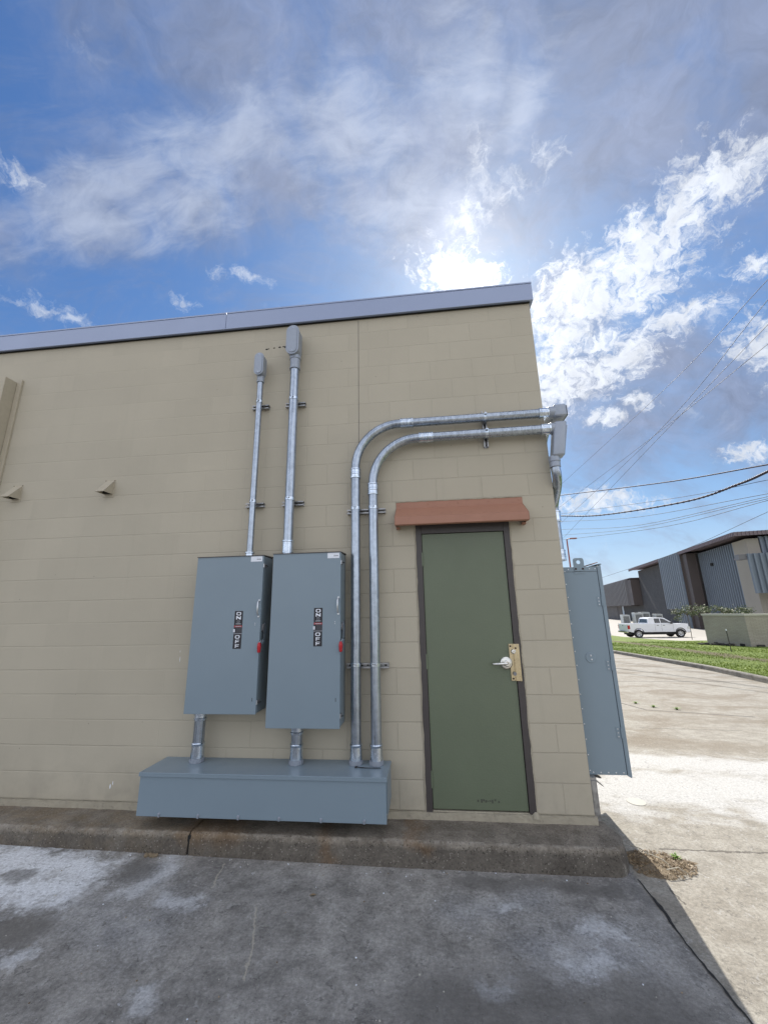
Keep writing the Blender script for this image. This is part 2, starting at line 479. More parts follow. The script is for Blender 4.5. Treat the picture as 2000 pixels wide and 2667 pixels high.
def galv_mat(name, c=(.60, .62, .64), rough=.36, streak=(60, 60, 2.0), metal=.92):
    m, t, b = new_mat(name)
    tcn = t.n.new('ShaderNodeNewGeometry')
    pos = tcn.outputs['Position']
    n1 = t.noise(t.v('MULTIPLY', pos, streak), 1.0, 5, .65)
    n2 = t.noise(pos, 22, 5, .65)
    k = t.m('ADD', t.m('MULTIPLY', n1, .7), t.m('MULTIPLY', n2, .5))
    cc = t.v('SCALE', c, t.ss(k, .35, .85, .62, 1.15))
    gr = t.ss(t.noise(t.v('MULTIPLY', pos, (30, 30, 5)), 1.0, 6, .7), .56, .74)
    cc = t.mix(t.m('MULTIPLY', gr, .35), cc, (.30, .29, .27))
    t.put(b.inputs['Base Color'], cc)
    t.put(b.inputs['Roughness'], t.m('MULTIPLY_ADD', n1, .28, rough - .12))
    b.inputs['Metallic'].default_value = metal
    bn = t.n.new('ShaderNodeBump')
    bn.inputs['Strength'].default_value = .12
    bn.inputs['Distance'].default_value = .003
    t.put(bn.inputs['Height'], k)
    t.put(b.inputs['Normal'], bn.outputs[0])
    return m


def brick_mat(name, c1, c2, mo, bw=.4, rh=.2, ms=.012, axis='XZ'):
    m, t, b = new_mat(name)
    tcn = t.n.new('ShaderNodeTexCoord')
    x, y, z = t.xyz(tcn.outputs['Object'])
    br = t.n.new('ShaderNodeTexBrick')
    t.put(br.inputs['Vector'], t.comb(t.m('ADD', x, y), z, 0.0))
    br.inputs['Scale'].default_value = 1
    br.inputs['Brick Width'].default_value = bw
    br.inputs['Row Height'].default_value = rh
    br.inputs['Mortar Size'].default_value = ms
    br.inputs['Color1'].default_value = col4(c1)
    br.inputs['Color2'].default_value = col4(c2)
    br.inputs['Mortar'].default_value = col4(mo)
    n = t.noise(tcn.outputs['Object'], .8, 5, .6)
    t.put(b.inputs['Base Color'], t.v('SCALE', br.outputs[0], t.m('MULTIPLY_ADD', n, .6, .7)))
    b.inputs['Roughness'].default_value = .85
    bn = t.n.new('ShaderNodeBump')
    bn.inputs['Strength'].default_value = .5
    bn.inputs['Distance'].default_value = .01
    bn.invert = True
    t.put(bn.inputs['Height'], br.outputs['Fac'])
    t.put(b.inputs['Normal'], bn.outputs[0])
    return m


def grass_mat():
    m, t, b = new_mat("lawn_grass")
    g = t.n.new('ShaderNodeNewGeometry')
    pos = g.outputs['Position']
    x, y, z = t.xyz(pos)
    P = t.comb(x, y, 0.0)
    n1 = t.noise(P, .7, 5, .6)
    n2 = t.noise(P, 7, 6, .7)
    c = t.mix(t.ss(n1, .35, .65), (.150, .215, .030), (.235, .300, .050))
    c = t.mix(t.ss(n2, .35, .7), c, (.10, .15, .025))
    wn = t.v('SUBTRACT', t.noise(P, 1.2, 5, .6, color=True), (.5, .5, .5))
    Pw = t.v('MULTIPLY_ADD', wn, (.9, .9, 0), P)
    rut = t.blobs(Pw, [([(11.9, 29.0), (11.6, 24.0), (11.2, 19.5), (10.7, 16.4)], .55), ([(10.7, 16.4), (10.5, 13.7), (10.4, 10.5)], .75)])
    c = t.mix(t.m('MULTIPLY', t.ss(t.m('MULTIPLY_ADD', t.m('SUBTRACT', n2, .5), 1.4, rut), 0, .6), .85), c, (.13, .095, .055))
    t.put(b.inputs['Base Color'], c)
    b.inputs['Roughness'].default_value = .8
    b.inputs['Specular IOR Level'].default_value = .2
    bn = t.n.new('ShaderNodeBump')
    bn.inputs['Strength'].default_value = 1.0
    bn.inputs['Distance'].default_value = .05
    t.put(bn.inputs['Height'], t.noise(P, 30, 5, .8))
    t.put(b.inputs['Normal'], bn.outputs[0])
    return m


def leaf_mat(name, c1, c2):
    m, t, b = new_mat(name)
    g = t.n.new('ShaderNodeNewGeometry')
    r = g.outputs['Random Per Island']
    t.put(b.inputs['Base Color'], t.mix(r, c1, c2))
    b.inputs['Roughness'].default_value = .6
    b.inputs['Transmission Weight'].default_value = 0.0
    b.inputs['Subsurface Weight'].default_value = 0.0
    return m


M = {}
M['wall'] = wall_mat("painted_block")
M['wall_side'] = wall_mat("painted_block_side", True)
M['trim_paint'] = simple("painted_rough_concrete", (.36, .325, .25), .8, var=.25, scale=9, bump=.8, bscale=40, dirt=((.13, .12, .10), .5))
M['ground'] = ground_mat()
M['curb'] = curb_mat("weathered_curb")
M['kerb'] = curb_mat("pale_kerb", False)
M['fascia'] = simple("fascia_metal", (.30, .355, .50), .38, metal=.15, var=.05, scale=2)
M['roof'] = simple("roof_membrane", (.5, .5, .48), .8)
M['grey'] = simple("enclosure_grey", (.198, .258, .305), .34, var=.05, scale=3, spec=.5, bump=.05, bscale=300)
M['grey_in'] = simple("enclosure_grey_side", (.190, .240, .272), .38, var=.06, scale=4)
M['cast'] = simple("cast_grey_fitting", (.31, .345, .40), .42, metal=.35, var=.10, scale=30, bump=.15, bscale=160)
M['castd'] = simple("dark_cast_fitting", (.20, .20, .205), .5, metal=.2, var=.12, scale=30, bump=.2, bscale=160)
M['galv'] = galv_mat("galvanised_conduit", (.42, .475, .55), .27)
M['zinc'] = galv_mat("bright_zinc_fitting", (.66, .74, .84), .22, (40, 40, 12), 1.0)
M['strut'] = galv_mat("strut_steel", (.42, .42, .42), .42, (20, 20, 20), .85)
M['black'] = simple("black_rubber", (.018, .018, .02), .55)
M['gap'] = simple("shadow_gap", (.012, .012, .012), .9)
M['white'] = simple("white_label", (.74, .78, .84), .5, var=.03)
M['labelblack'] = simple("label_black", (.012, .012, .018), .4, var=.1)
M['labelgrey'] = simple("label_print", (.40, .42, .46), .5)
M['labeldim'] = simple("label_fine_print", (.13, .13, .15), .5)
M['red'] = simple("red_enamel", (.42, .010, .018), .35, var=.1)
M['redlabel'] = simple("red_stripe", (.40, .035, .04), .45)
M['green'] = simple("door_green", (.124, .150, .098), .42, var=.10, scale=3, bump=.12, bscale=90, dirt=((.13, .135, .10), .18))
M['scuff'] = simple('scuff', (.070, .074, .056), .6)
M['frame'] = simple("frame_dark_brown", (.058, .050, .048), .45, var=.15, scale=12)
M['awning'] = simple("awning_terracotta", (.335, .165, .108), .55, var=.10, scale=5, dirt=((.22, .10, .07), .3))
M['brass'] = simple("worn_brass", (.58, .49, .32), .30, metal=.95, var=.25, scale=18)
M['chrome'] = simple("satin_chrome", (.72, .71, .67), .25, metal=1.0, var=.08, scale=20)
M['screw'] = simple("dark_bolt", (.05, .03, .025), .45, metal=.5)
M['bolt'] = simple("bright_bolt", (.62, .64, .66), .3, metal=.8)
M['vent'] = simple("vent_beige", (.42, .375, .285), .6, var=.12, scale=20)
M['dark'] = simple("dark_inside", (.02, .018, .016), .9)
M['corr'] = simple("corrugated_blue_grey", (.155, .185, .225), .45, metal=.2, var=.1, scale=.5)
M['corrb'] = simple("corrugated_brown_grey", (.145, .142, .150), .5, metal=.2, var=.1, scale=.5)
M['brown'] = simple("brown_panel", (.085, .070, .067), .6, var=.1, scale=.5)
M['fasc2'] = simple("roof_edge_mauve", (.17, .135, .15), .5, metal=.2, var=.1)
M['stucco'] = simple("stucco_beige", (.31, .285, .245), .85, var=.08, scale=1)
M['dbrick'] = brick_mat("charcoal_block", (.060, .062, .066), (.072, .073, .078), (.045, .046, .05))
M['pbrick'] = brick_mat("pale_block", (.33, .30, .25), (.37, .34, .285), (.27, .245, .205), .2, .07, .008)
M['cap'] = simple("wall_cap", (.50, .48, .42), .8)
M['grass'] = grass_mat()
M['blade'] = leaf_mat("grass_blade", (.18, .25, .03), (.30, .37, .07))
M['leaf'] = leaf_mat("tree_leaf", (.05, .075, .02), (.14, .16, .055))
M['dry'] = leaf_mat("dry_litter", (.12, .075, .035), (.34, .25, .14))
M['weed'] = leaf_mat("weed_leaf", (.10, .20, .02), (.22, .34, .05))
M['bark'] = simple("bark", (.10, .08, .06), .9, bump=.5)
M['carwhite'] = simple("white_car_paint", (.76, .77, .80), .35, var=.02, coat=.15)
M['carblack'] = simple("dark_car_paint", (.02, .022, .028), .2, var=.05, coat=.6)
M['glass'] = simple("tinted_glass", (.012, .016, .022), .06, var=.02, spec=.8)
M['tyre'] = simple("tyre_rubber", (.022, .022, .022), .85)
M['rim'] = simple("steel_rim", (.48, .49, .50), .3, metal=.8)
M['trim'] = simple("plastic_trim", (.03, .03, .032), .6)
M['chr'] = simple("chrome_bumper", (.6, .6, .6), .2, metal=1)
M['lampred'] = simple("tail_lamp", (.40, .012, .015), .2)
M['lampclear'] = simple("head_lamp", (.6, .62, .6), .15)
M['acwhite'] = simple("ac_housing", (.50, .53, .52), .5, var=.06)
M['acgrill'] = simple("ac_grille", (.05, .055, .06), .6)
M['doorblue'] = simple("pale_blue_panel", (.40, .48, .56), .5)
M['wire'] = simple("overhead_wire", (.045, .032, .05), .6)
M['polered'] = simple("pole_red_brown", (.28, .075, .05), .5)
M['mound'] = simple("soil_mound", (.20, .155, .10), .95, var=.5, scale=12, bump=1.0, bscale=60, dirt=((.26, .20, .13), .7))
M['rubble'] = simple("rubble_dark", (.05, .045, .04), .9, var=.4, scale=9)
M['tar'] = simple("joint_filler", (.022, .020, .019), .9, var=.4, scale=20, bump=.8, bscale=50)


# ------------------------------------------------------------------ mesh builder
class MB:
    def __init__(s):
        s.v = []; s.f = []; s.mi = []; s.sm = []; s.mats = []

    def mat(s, k):
        m = M[k]
        if m not in s.mats:
            s.mats.append(m)
        return s.mats.index(m)

    def add(s, verts, faces, k, smooth=False):
        o = len(s.v)
        s.v += [tuple(q) for q in verts]
        i = s.mat(k)
        for f in faces:
            s.f.append([o + q for q in f]); s.mi.append(i); s.sm.append(smooth)
        return s

    def box(s, x0, x1, y0, y1, z0, z1, k, bev=0.0):
        if bev <= 0:
            vs = [(x, y, z) for x in (x0, x1) for y in (y0, y1) for z in (z0, z1)]
            fs = [(0, 1, 3, 2), (4, 6, 7, 5), (0, 4, 5, 1), (2, 3, 7, 6), (0, 2, 6, 4), (1, 5, 7, 3)]
            return s.add(vs, fs, k)
        bm = bmesh.new()
        bmesh.ops.create_cube(bm, size=1)
        bmesh.ops.scale(bm, vec=(x1 - x0, y1 - y0, z1 - z0), verts=bm.verts)
        bmesh.ops.translate(bm, vec=((x0 + x1) / 2, (y0 + y1) / 2, (z0 + z1) / 2), verts=bm.verts)
        bmesh.ops.bevel(bm, geom=bm.edges[:], offset=bev, segments=2, affect='EDGES', profile=.5)
        return s.frombm(bm, k)

    def frombm(s, bm, k, smooth=False):
        bm.verts.ensure_lookup_table()
        bm.verts.index_update()
        s.add([v.co.copy() for v in bm.verts], [[v.index for v in f.verts] for f in bm.faces], k, smooth)
        bm.free()
        return s

    def prism(s, pts, axis, a, b, k):
        """extrude polygon pts (2D) along axis from a to b"""
        def mk(p, t):
            return {'x': (t, p[0], p[1]), 'y': (p[0], t, p[1]), 'z': (p[0], p[1], t)}[axis]
        n = len(pts)
        vs = [mk(p, a) for p in pts] + [mk(p, b) for p in pts]
        fs = [tuple(range(n))[::-1], tuple(range(n, 2 * n))] + [(i, (i + 1) % n, n + (i + 1) % n, n + i) for i in range(n)]
        return s.add(vs, fs, k)

    def tube(s, pts, r, k, seg=20, caps=True, smooth=True):
        pts = [Vector(p) for p in pts]
        rs = r if isinstance(r, (list, tuple)) else [r] * len(pts)
        ts = []
        for i in range(len(pts)):
            a = pts[max(i - 1, 0)]; b = pts[min(i + 1, len(pts) - 1)]
            d = b - a
            if d.length < 1e-9:
                d = ts[-1] if ts else Vector((0, 0, 1))
            ts.append(d.normalized())
        up = Vector((0, 0, 1)) if abs(ts[0].z) < .9 else Vector((0, 1, 0))
        nrm = ts[0].cross(up).normalized()
        vs = []; fs = []
        for i, p in enumerate(pts):
            nrm = (nrm - ts[i] * nrm.dot(ts[i])).normalized()
            bi = ts[i].cross(nrm)
            for j in range(seg):
                a = 2 * math.pi * j / seg
                vs.append(p + (nrm * math.cos(a) + bi * math.sin(a)) * rs[i])
        for i in range(len(pts) - 1):
            for j in range(seg):
                j2 = (j + 1) % seg
                fs.append((i * seg + j, i * seg + j2, (i + 1) * seg + j2, (i + 1) * seg + j))
        s.add(vs, fs, k, smooth)
        if caps:
            n = (len(pts) - 1) * seg
            s.add([vs[j] for j in range(seg)] + [vs[n + j] for j in range(seg)],
                  [tuple(range(seg)), tuple(range(seg, 2 * seg))[::-1]], k)
        return s

    def lathe(s, base, axis, prof, k, seg=24, smooth=False):
        """prof: list of (t along axis, radius)"""
        base = Vector(base); axis = Vector(axis).normalized()
        up = Vector((0, 0, 1)) if abs(axis.z) < .9 else Vector((0, 1, 0))
        n = axis.cross(up).normalized(); b = axis.cross(n)
        vs = []; fs = []
        for t, r in prof:
            for j in range(seg):
                a = 2 * math.pi * j / seg
                vs.append(base + axis * t + (n * math.cos(a) + b * math.sin(a)) * r)
        for i in range(len(prof) - 1):
            for j in range(seg):
                j2 = (j + 1) % seg
                fs.append((i * seg + j, i * seg + j2, (i + 1) * seg + j2, (i + 1) * seg + j))
        s.add(vs, fs, k, smooth)
        s.add(vs[:seg], [tuple(range(seg))], k)
        s.add(vs[-seg:], [tuple(range(seg))[::-1]], k)
        return s

    def build(s, name, parent=None, loc=None):
        me = bpy.data.meshes.new(name)
        me.from_pydata(s.v, [], s.f)
        for m in s.mats:
            me.materials.append(m)
        me.polygons.foreach_set('material_index', s.mi)
        me.polygons.foreach_set('use_smooth', s.sm)
        bm = bmesh.new(); bm.from_mesh(me)
        bmesh.ops.recalc_face_normals(bm, faces=bm.faces)
        bm.to_mesh(me); bm.free()
        me.update()
        o = bpy.data.objects.new(name, me)
        COL.objects.link(o)
        if parent is not None:
            o.parent = parent
        if loc:
            o.location = loc
        return o


def tag(o, label=None, cat=None, group=None, kind=None):
    if label: o['label'] = label
    if cat: o['category'] = cat
    if group: o['group'] = group
    if kind: o['kind'] = kind
    return o


def thing(name, label, cat, loc=(0, 0, 0), rz=0.0, group=None):
    o = bpy.data.objects.new(name, None)
    COL.objects.link(o)
    o.empty_display_size = .1
    o.location = loc
    o.rotation_euler = (0, 0, rz)
    return tag(o, label, cat, group)


def off(mb, loc):
    """shift a builder so its coordinates become local to loc"""
    mb.v = [(x - loc[0], y - loc[1], z - loc[2]) for x, y, z in mb.v]
    return mb


# ------------------------------------------------------------------ terrain
def gz(x, y):
    pts = [(-99, -.19), (1, -.20), (20, -.72), (38, -1.2), (60, -.85), (900, -.85)]
    z = pts[-1][1]
    for (a, za), (b, zb) in zip(pts[:-1], pts[1:]):
        if y <= b:
            z = za + (zb - za) * max(0, (y - a)) / (b - a)
            break
    if x < -1.5 and y < 3:
        z += min(.045, (-1.5 - x) * .0105)
    return z


xs = [-900, -60, -20, -8, -5.8, -4.4, -3, -1.5, 0, 2, 5, 10, 20, 40, 80, 900]
ys = [-900, -60, -20, -8, -4, -2, -1, 0, 1, 3, 6, 10, 15, 20, 25, 30, 38, 45, 52, 60, 100, 900]
g = MB()
g.add([(x, y, gz(x, y)) for y in ys for x in xs],
      [(j * len(xs) + i, j * len(xs) + i + 1, (j + 1) * len(xs) + i + 1, (j + 1) * len(xs) + i) for j in range(len(ys) - 1) for i in range(len(xs) - 1)], 'ground')
tag(g.build('ground'), kind='structure')


# asphaltic filler in the slab joint running from the curb end towards the camera
jt = MB()
L = []; Rr = []
y = -.34
k = 0
while y > -4.5:
    cx = .100 + .006 * math.sin(y * 9) + random.uniform(-.004, .004)
    wd = .003 + .006 * random.random() ** 2 + (.005 if -.72 < y < -.55 else 0)
    L.append((cx - wd, y, gz(cx, y) + .004)); Rr.append((cx + wd, y, gz(cx, y) + .004))
    y -= .03
n = len(L)
jt.add(L + Rr, [(i, i + 1, n + i + 1, n + i) for i in range(n - 1)], 'tar')
tag(jt.build('slab_joint'), kind='structure')

# ------------------------------------------------------------------ our building
UB = thing('block_building', 'beige painted concrete block building with a flat blue-grey metal roof edge', 'building', (0, 0, 0))
WX0, HT, TH = -12.0, 4.44, .20
wf = MB()
dx0, dx1, dzt = -1.2192, -.4064, 2.235
wf.box(WX0, dx0, 0, TH, 0, HT, 'wall')
wf.box(dx1, 0, 0, TH, 0, HT, 'wall')
wf.box(dx0, dx1, 0, TH, dzt, HT, 'wall')
wf.build('front_wall', UB)
wr = MB()
wr.box(-.20, 0, TH, 12.0, 0, HT, 'wall_side')
wr.build('side_wall', UB)
wb = MB()
wb.box(WX0, -.20, 11.8, 12.0, 0, HT, 'wall_side')
wb.box(WX0 - .2, WX0, 0, 12.0, 0, HT, 'wall_side')
wb.build('rear_wall', UB)
# control joint, as a recessed sealant strip
cj = MB()
cj.box(-1.7270, -1.7230, -.0012, .004, .0, HT - .03, 'frame')
cj.build('control_joint', UB)
# footing ledge with a rough mortar edge
ft = MB()
N = 120
top = []; bot = []
for i in range(N + 1):
    x = WX0 + (0.012 - WX0) * i / N
    yy = -.012 - random.uniform(0, .010)
    top.append((x, yy, -.002 - random.uniform(0, .006))); bot.append((x, yy - random.uniform(.0, .006), -.075))
ft.add(top + bot, [(i, i + 1, N + 2 + i, N + 1 + i) for i in range(N)], 'trim_paint')
ft.add([(a[0], a[1], a[2]) for a in top] + [(a[0], .10, -.001) for a in top], [(i, i + 1, N + 2 + i, N + 1 + i) for i in range(N)], 'trim_paint')
ft.box(0.0, .012, -.012, 12.0, -.3, -.003, 'trim_paint')
ft.box(WX0, 0, .0, 11.99, -.4, -.004, 'trim_paint')
ft.build('footing', UB)
# roof edge
fa = MB()
segs = [(-12.1, -9.2), (-9.197, -6.2), (-6.197, -3.158), (-3.154, .030)]
for a, b in segs:
    fa.box(a, b, -.045, -.005, 4.435, 4.625, 'fascia', .002)
    fa.box(a, b, -.049, .30, 4.627, 4.642, 'fascia')
fa.box(.002, .030, -.003, 12.05, 4.435, 4.625, 'fascia')
fa.box(-.3, .034, .302, 12.05, 4.627, 4.642, 'fascia')
fa.box(-12.1, .0, -.022, -.004, 4.426, 4.432, 'gap')
fa.build('fascia', UB)
rf = MB()
rf.box(-12.1, -.31, .31, 12.0, 4.45, 4.60, 'roof')
rf.build('roof', UB)

# door
df = MB()
jw = .051
df.box(dx0, dx0 + jw, -.004, .14, -.03, dzt, 'frame', .003)
df.box(dx1 - jw, dx1, -.004, .14, -.03, dzt, 'frame', .003)
df.box(dx0 + jw, dx1 - jw, -.004, .14, 2.134, dzt, 'frame', .003)
df.box(dx0 + jw, dx1 - jw, .055, .14, -.02, 2.134, 'gap')
df.box(dx0 + jw, dx1 - jw, .0, .14, -.03, .002, 'trim_paint', .003)
# ragged caulk where the frame meets the block
for sx in (dx0 - .003, dx1 + .003):
    pts = [(sx + random.uniform(-.003, .003), -.002, z * .06 - .02) for z in range(0, 38)]
    df.tube(pts, [.0035 + random.uniform(0, .004) for _ in pts], 'trim_paint', 6)
df.lathe((dx1 - .01, -.01, -.02), (0, 0, 1), [(0, .03), (.02, .024), (.035, .01)], 'trim_paint', 9)
df.build('door_frame', UB)
dl = MB()
lx0, lx1 = dx0 + jw + .003, dx1 - jw - .004
dl.box(lx0, lx1, .008, .052, .012, 2.130, 'green', .0015)
door = dl.build('door', UB)
for hz_ in (1.91, 1.066, .212):
    h = MB()
    h.tube([(lx0 - .003, .001, hz_ - .058), (lx0 - .003, .001, hz_ + .058)], .0075, 'green', 10)
    h.box(lx0 - .002, lx0 + .010, .004, .0078, hz_ - .055, hz_ + .055, 'green')
    h.build('hinge', door)
gp = MB()
gp.box(-.502, -.468, -.002, .0075, .918, 1.198, 'brass', .0015)
gp.box(-.4655, -.424, -.016, -.006, .918, 1.198, 'brass', .0015)
gp.box(-.4695, -.4640, -.014, .006, .918, 1.198, 'brass')
gp.box(-.438, -.424, -.0185, -.0162, .918, 1.198, 'brass')
for bx, bz, by in ((-.490, 1.180, -.002), (-.452, 1.166, -.016), (-.487, .934, -.002)):
    gp.lathe((bx, by, bz), (0, -1, 0), [(0, .0075), (.003, .0075), (.005, .004)], 'screw', 12)
gp.lathe((-.470, -.0165, 1.138), (0, -1, 0), [(0, .018), (.006, .017), (.010, .012)], 'chrome', 18)
gp.lathe((-.475, -.0165, .972), (0, -1, 0), [(0, .014), (.003, .014)], 'castd', 18)
gp.build('latch_guard', door)
hd = MB()
hc = (-.532, .0078, 1.052)
hd.lathe(hc, (0, -1, 0), [(0, .049), (.018, .047), (.024, .040), (.026, .022), (.050, .020)], 'chrome', 32)
hd.lathe((hc[0], -.0425, hc[2]), (0, -1, 0), [(0, .0245), (.012, .024), (.016, .018)], 'chrome', 24)
hd.lathe((hc[0], -.0590, hc[2] + .002), (0, -1, 0), [(0, .006), (.001, .006)], 'screw', 12)
hd.tube([(hc[0], -.048, hc[2]), (hc[0] - .045, -.052, hc[2] - .001), (hc[0] - .085, -.051, hc[2] - .003), (hc[0] - .108, -.040, hc[2] - .003), (hc[0] - .112, -.028, hc[2] - .003)],
        [.0135, .012, .0115, .010, .009], 'chrome', 12)
hd.build('handle', door)
# scuffs low on the door
sc = MB()
for i in range(9):
    x = -.83 + i * .018 + random.uniform(-.006, .006)
    sc.box(x, x + .012, .0066, .0075, .066 + random.uniform(-.008, .008), .074 + random.uniform(0, .014), 'scuff')
sc.build('scuff_marks', door)

# small blemishes on the wall
for (x, z, sx_, sz_) in ((-2.68, 4.176, .012, .008), (-2.62, 4.180, .016, .006), (-2.56, 4.184, .02, .005), (-2.52, 4.186, .015, .010), (-2.49, 4.181, .03, .006), (-2.70, 4.172, .02, .006)):
    bl = MB(); bl.lathe((x, .002, z), (0, -1, 0), [(0, sx_), (.003, sx_ * .7)], 'gap', 7)
    bl.v = [(vx, vy, z + (vz - z) * .55) for vx, vy, vz in bl.v]
    bl.build('mortar_hole', UB)
for (x, z, w_, h_) in ((-3.83, .105, .007, .022), (-3.81, .13, .004, .018), (-3.325, 1.10, .003, .028), (-3.33, 1.165, .002, .012)):
    pd = MB(); pd.lathe((x, .001, z), (0, -1, 0), [(0, w_), (.0025, w_ * .6)], 'white', 8)
    pd.v = [(vx, vy, z + (vz - z) * h_ / w_) for vx, vy, vz in pd.v]
    pd.build('paint_drip', UB)

# ------------------------------------------------------------------ curbs under the wall
def curb_block(name, x0, x1, endr=False, split=False):
    """profile swept along x; chipped, uneven edges"""
    mb = MB()
    prof = [(.10, -.055), (-.02, -.052), (-.16, -.050), (-.288, -.051), (-.303, -.054), (-.313, -.064), (-.320, -.10), (-.328, -.16), (-.334, -.24)]
    xs_ = []
    x = x0
    while x < x1 - .02:
        xs_.append(x); x += .045
    xs_.append(x1)
    rows = []
    for x in xs_:
        row = []
        lift = max(0, (-1.5 - x) * .006)
        for j, (py, pz) in enumerate(prof):
            jit = .0045 if 2 < j < 8 else .002
            row.append((x, py + random.uniform(-jit, jit), pz + (lift if j > 6 else 0) + random.uniform(-jit, jit) * .8))
        rows.append(row)
    if endr:
        # sweep the section round the corner: quarter turn about (x1, cy)
        cy = -.12
        for a in range(1, 10):
            t = a * R(10)
            row = []
            for (py, pz) in prof:
                rr = -(py - cy)
                if rr <= 0:
                    row.append((x1, cy - rr if rr < 0 else cy, pz))
                else:
                    jit = .004
                    k2 = .62
                    row.append((x1 + rr * k2 * math.sin(t) + random.uniform(-jit, jit), cy - rr * math.cos(t) + random.uniform(-jit, jit), pz))
            rows.append(row)
        last = rows[-1]
        rows.append([(q[0] - .04, q[1] + .18, q[2]) for q in last])
    nP = len(prof)
    vs = [q for row in rows for q in row]
    fs = [(i * nP + j, i * nP + j + 1, (i + 1) * nP + j + 1, (i + 1) * nP + j) for i in range(len(rows) - 1) for j in range(nP - 1)]
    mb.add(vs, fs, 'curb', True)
    if not endr:
        r_ = rows[-1]
        mb.add(r_ + [(x1, .10, -.24)], [tuple(range(nP + 1))], 'curb')
    r_ = rows[0]
    mb.add(r_ + [(x0, .10, -.24)], [tuple(range(nP + 1))], 'curb')
    return tag(mb.build(name), kind='structure')


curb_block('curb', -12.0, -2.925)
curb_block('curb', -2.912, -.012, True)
cg = MB()
cg.box(-2.930, -2.906, -.318, .05, -.24, -.068, 'gap')
tag(cg.build('curb_gap'), kind='structure')

# ------------------------------------------------------------------ awning
AW = thing('door_awning', 'terracotta red metal awning above the green door', 'awning', (-.83, 0, 2.2))
aw = MB()
x0, x1 = -1.385, -.272
fx0, fx1 = -1.392, -.262
# profile: flashing, slope, drop, lip
P = lambda xa, xb, y, z: [(xa, y, z), (xb, y, z)]
rows = [(x0, x1, -.004, 2.432), (x0, x1, -.006, 2.372), (fx0, fx1, -.145, 2.262), (fx0, fx1, -.150, 2.196), (fx0 + .004, fx1 - .004, -.130, 2.192)]
vs = []
for xa, xb, y, z in rows:
    vs += P(xa, xb, y, z)
aw.add(vs, [(2 * i, 2 * i + 1, 2 * i + 3, 2 * i + 2) for i in range(len(rows) - 1)], 'awning')
ti = [(xa + .004, xb - .004, y + .006, z - .004) for xa, xb, y, z in rows]
vs = []
for xa, xb, y, z in ti:
    vs += P(xa, xb, y, z)
aw.add(vs, [(2 * i, 2 * i + 1, 2 * i + 3, 2 * i + 2) for i in range(len(rows) - 1)], 'awning')
for xa, xf in ((x0, fx0), (x1, fx1)):
    s_ = 1 if xa == x0 else -1
    a1 = [(xa, -.006, 2.372), (xf, -.145, 2.262), (xf, -.150, 2.196), (xa, -.002, 2.196)]
    a2 = [(p[0] + s_ * .003, p[1], p[2]) for p in a1]
    aw.add(a1 + a2, [(0, 1, 2, 3), (7, 6, 5, 4), (0, 4, 5, 1), (1, 5, 6, 2), (2, 6, 7, 3), (3, 7, 4, 0)], 'awning')
    aw.box(min(xa, xa + s_ * .03), max(xa, xa + s_ * .03), -.05, -.002, 2.178, 2.194, 'awning')
for bx in (-1.36, -.83, -.30, -1.10, -.56):
    aw.lathe((bx, -.006, 2.405), (0, -1, 0), [(0, .006), (.003, .004)], 'awning', 8)
off(aw, AW.location)
aw.build('awning_hood', AW)
cl = MB()
pts = [(x0 + (x1 - x0) * i / 30, -.003, 2.434 + random.uniform(-.002, .003)) for i in range(31)]
cl.tube(pts, [.004 + random.uniform(0, .003) for _ in pts], 'trim_paint', 6)
off(cl, AW.location)
cl.build('caulk_bead', AW)


# ------------------------------------------------------------------ wall vents
def vent(x, label):
    V = thing('vent_hood', label, 'vent', (x, 0, 2.66), group='small hooded vents on the block wall')
    mb = MB()
    w_ = .045
    a = [(-w_, -.004, .140), (w_, -.004, .140), (-w_, -.122, .0), (w_, -.122, .0)]
    b2 = [(q[0], q[1] + .004, q[2] - .004) for q in a]
    mb.add(a + b2, [(0, 1, 3, 2), (4, 6, 7, 5), (2, 3, 7, 6)], 'vent')
    for sx in (-w_, w_):
        t_ = .002 if sx < 0 else -.002
        q = [(sx, -.002, .139), (sx, -.122, .0), (sx, -.040, .0), (sx, -.002, .002)]
        q2 = [(p[0] + t_, p[1], p[2]) for p in q]
        mb.add(q + q2, [(0, 1, 2, 3), (7, 6, 5, 4), (0, 4, 5, 1), (1, 5, 6, 2), (2, 6, 7, 3)], 'vent')
    mb.build('hood', V)
    m2 = MB()
    m2.box(-.056, .056, -.004, 0, -.03, .152, 'vent', .0015)
    for sx in (-.049, .049):
        m2.lathe((sx, -.004, .144), (0, -1, 0), [(0, .005), (.002, .004)], 'screw', 8)
    m2.build('flange', V)
    m3 = MB()
    m3.box(-.040, .040, -.034, -.0045, .004, .10, 'dark')
    m3.build('duct_opening', V)
    return V


vent(-4.255, 'small beige hooded vent on the block wall, nearer the grey boxes')
vent(-5.285, 'small beige hooded vent at the left edge below the wall box')
DS = thing('wall_column_box', 'tall beige box column on the wall at the left edge', 'duct', (-5.8, 0, 3.0))
mb = MB()
mb.box(-6.05, -5.56, -.142, 0.0, -.04, 4.02, 'vent', .004)
off(mb, DS.location)
mb.build('casing', DS)
mb = MB()
mb.box(-5.556, -5.50, -.022, 0.0, -.04, 4.05, 'vent', .003)
off(mb, DS.location)
mb.build('side_flange', DS)


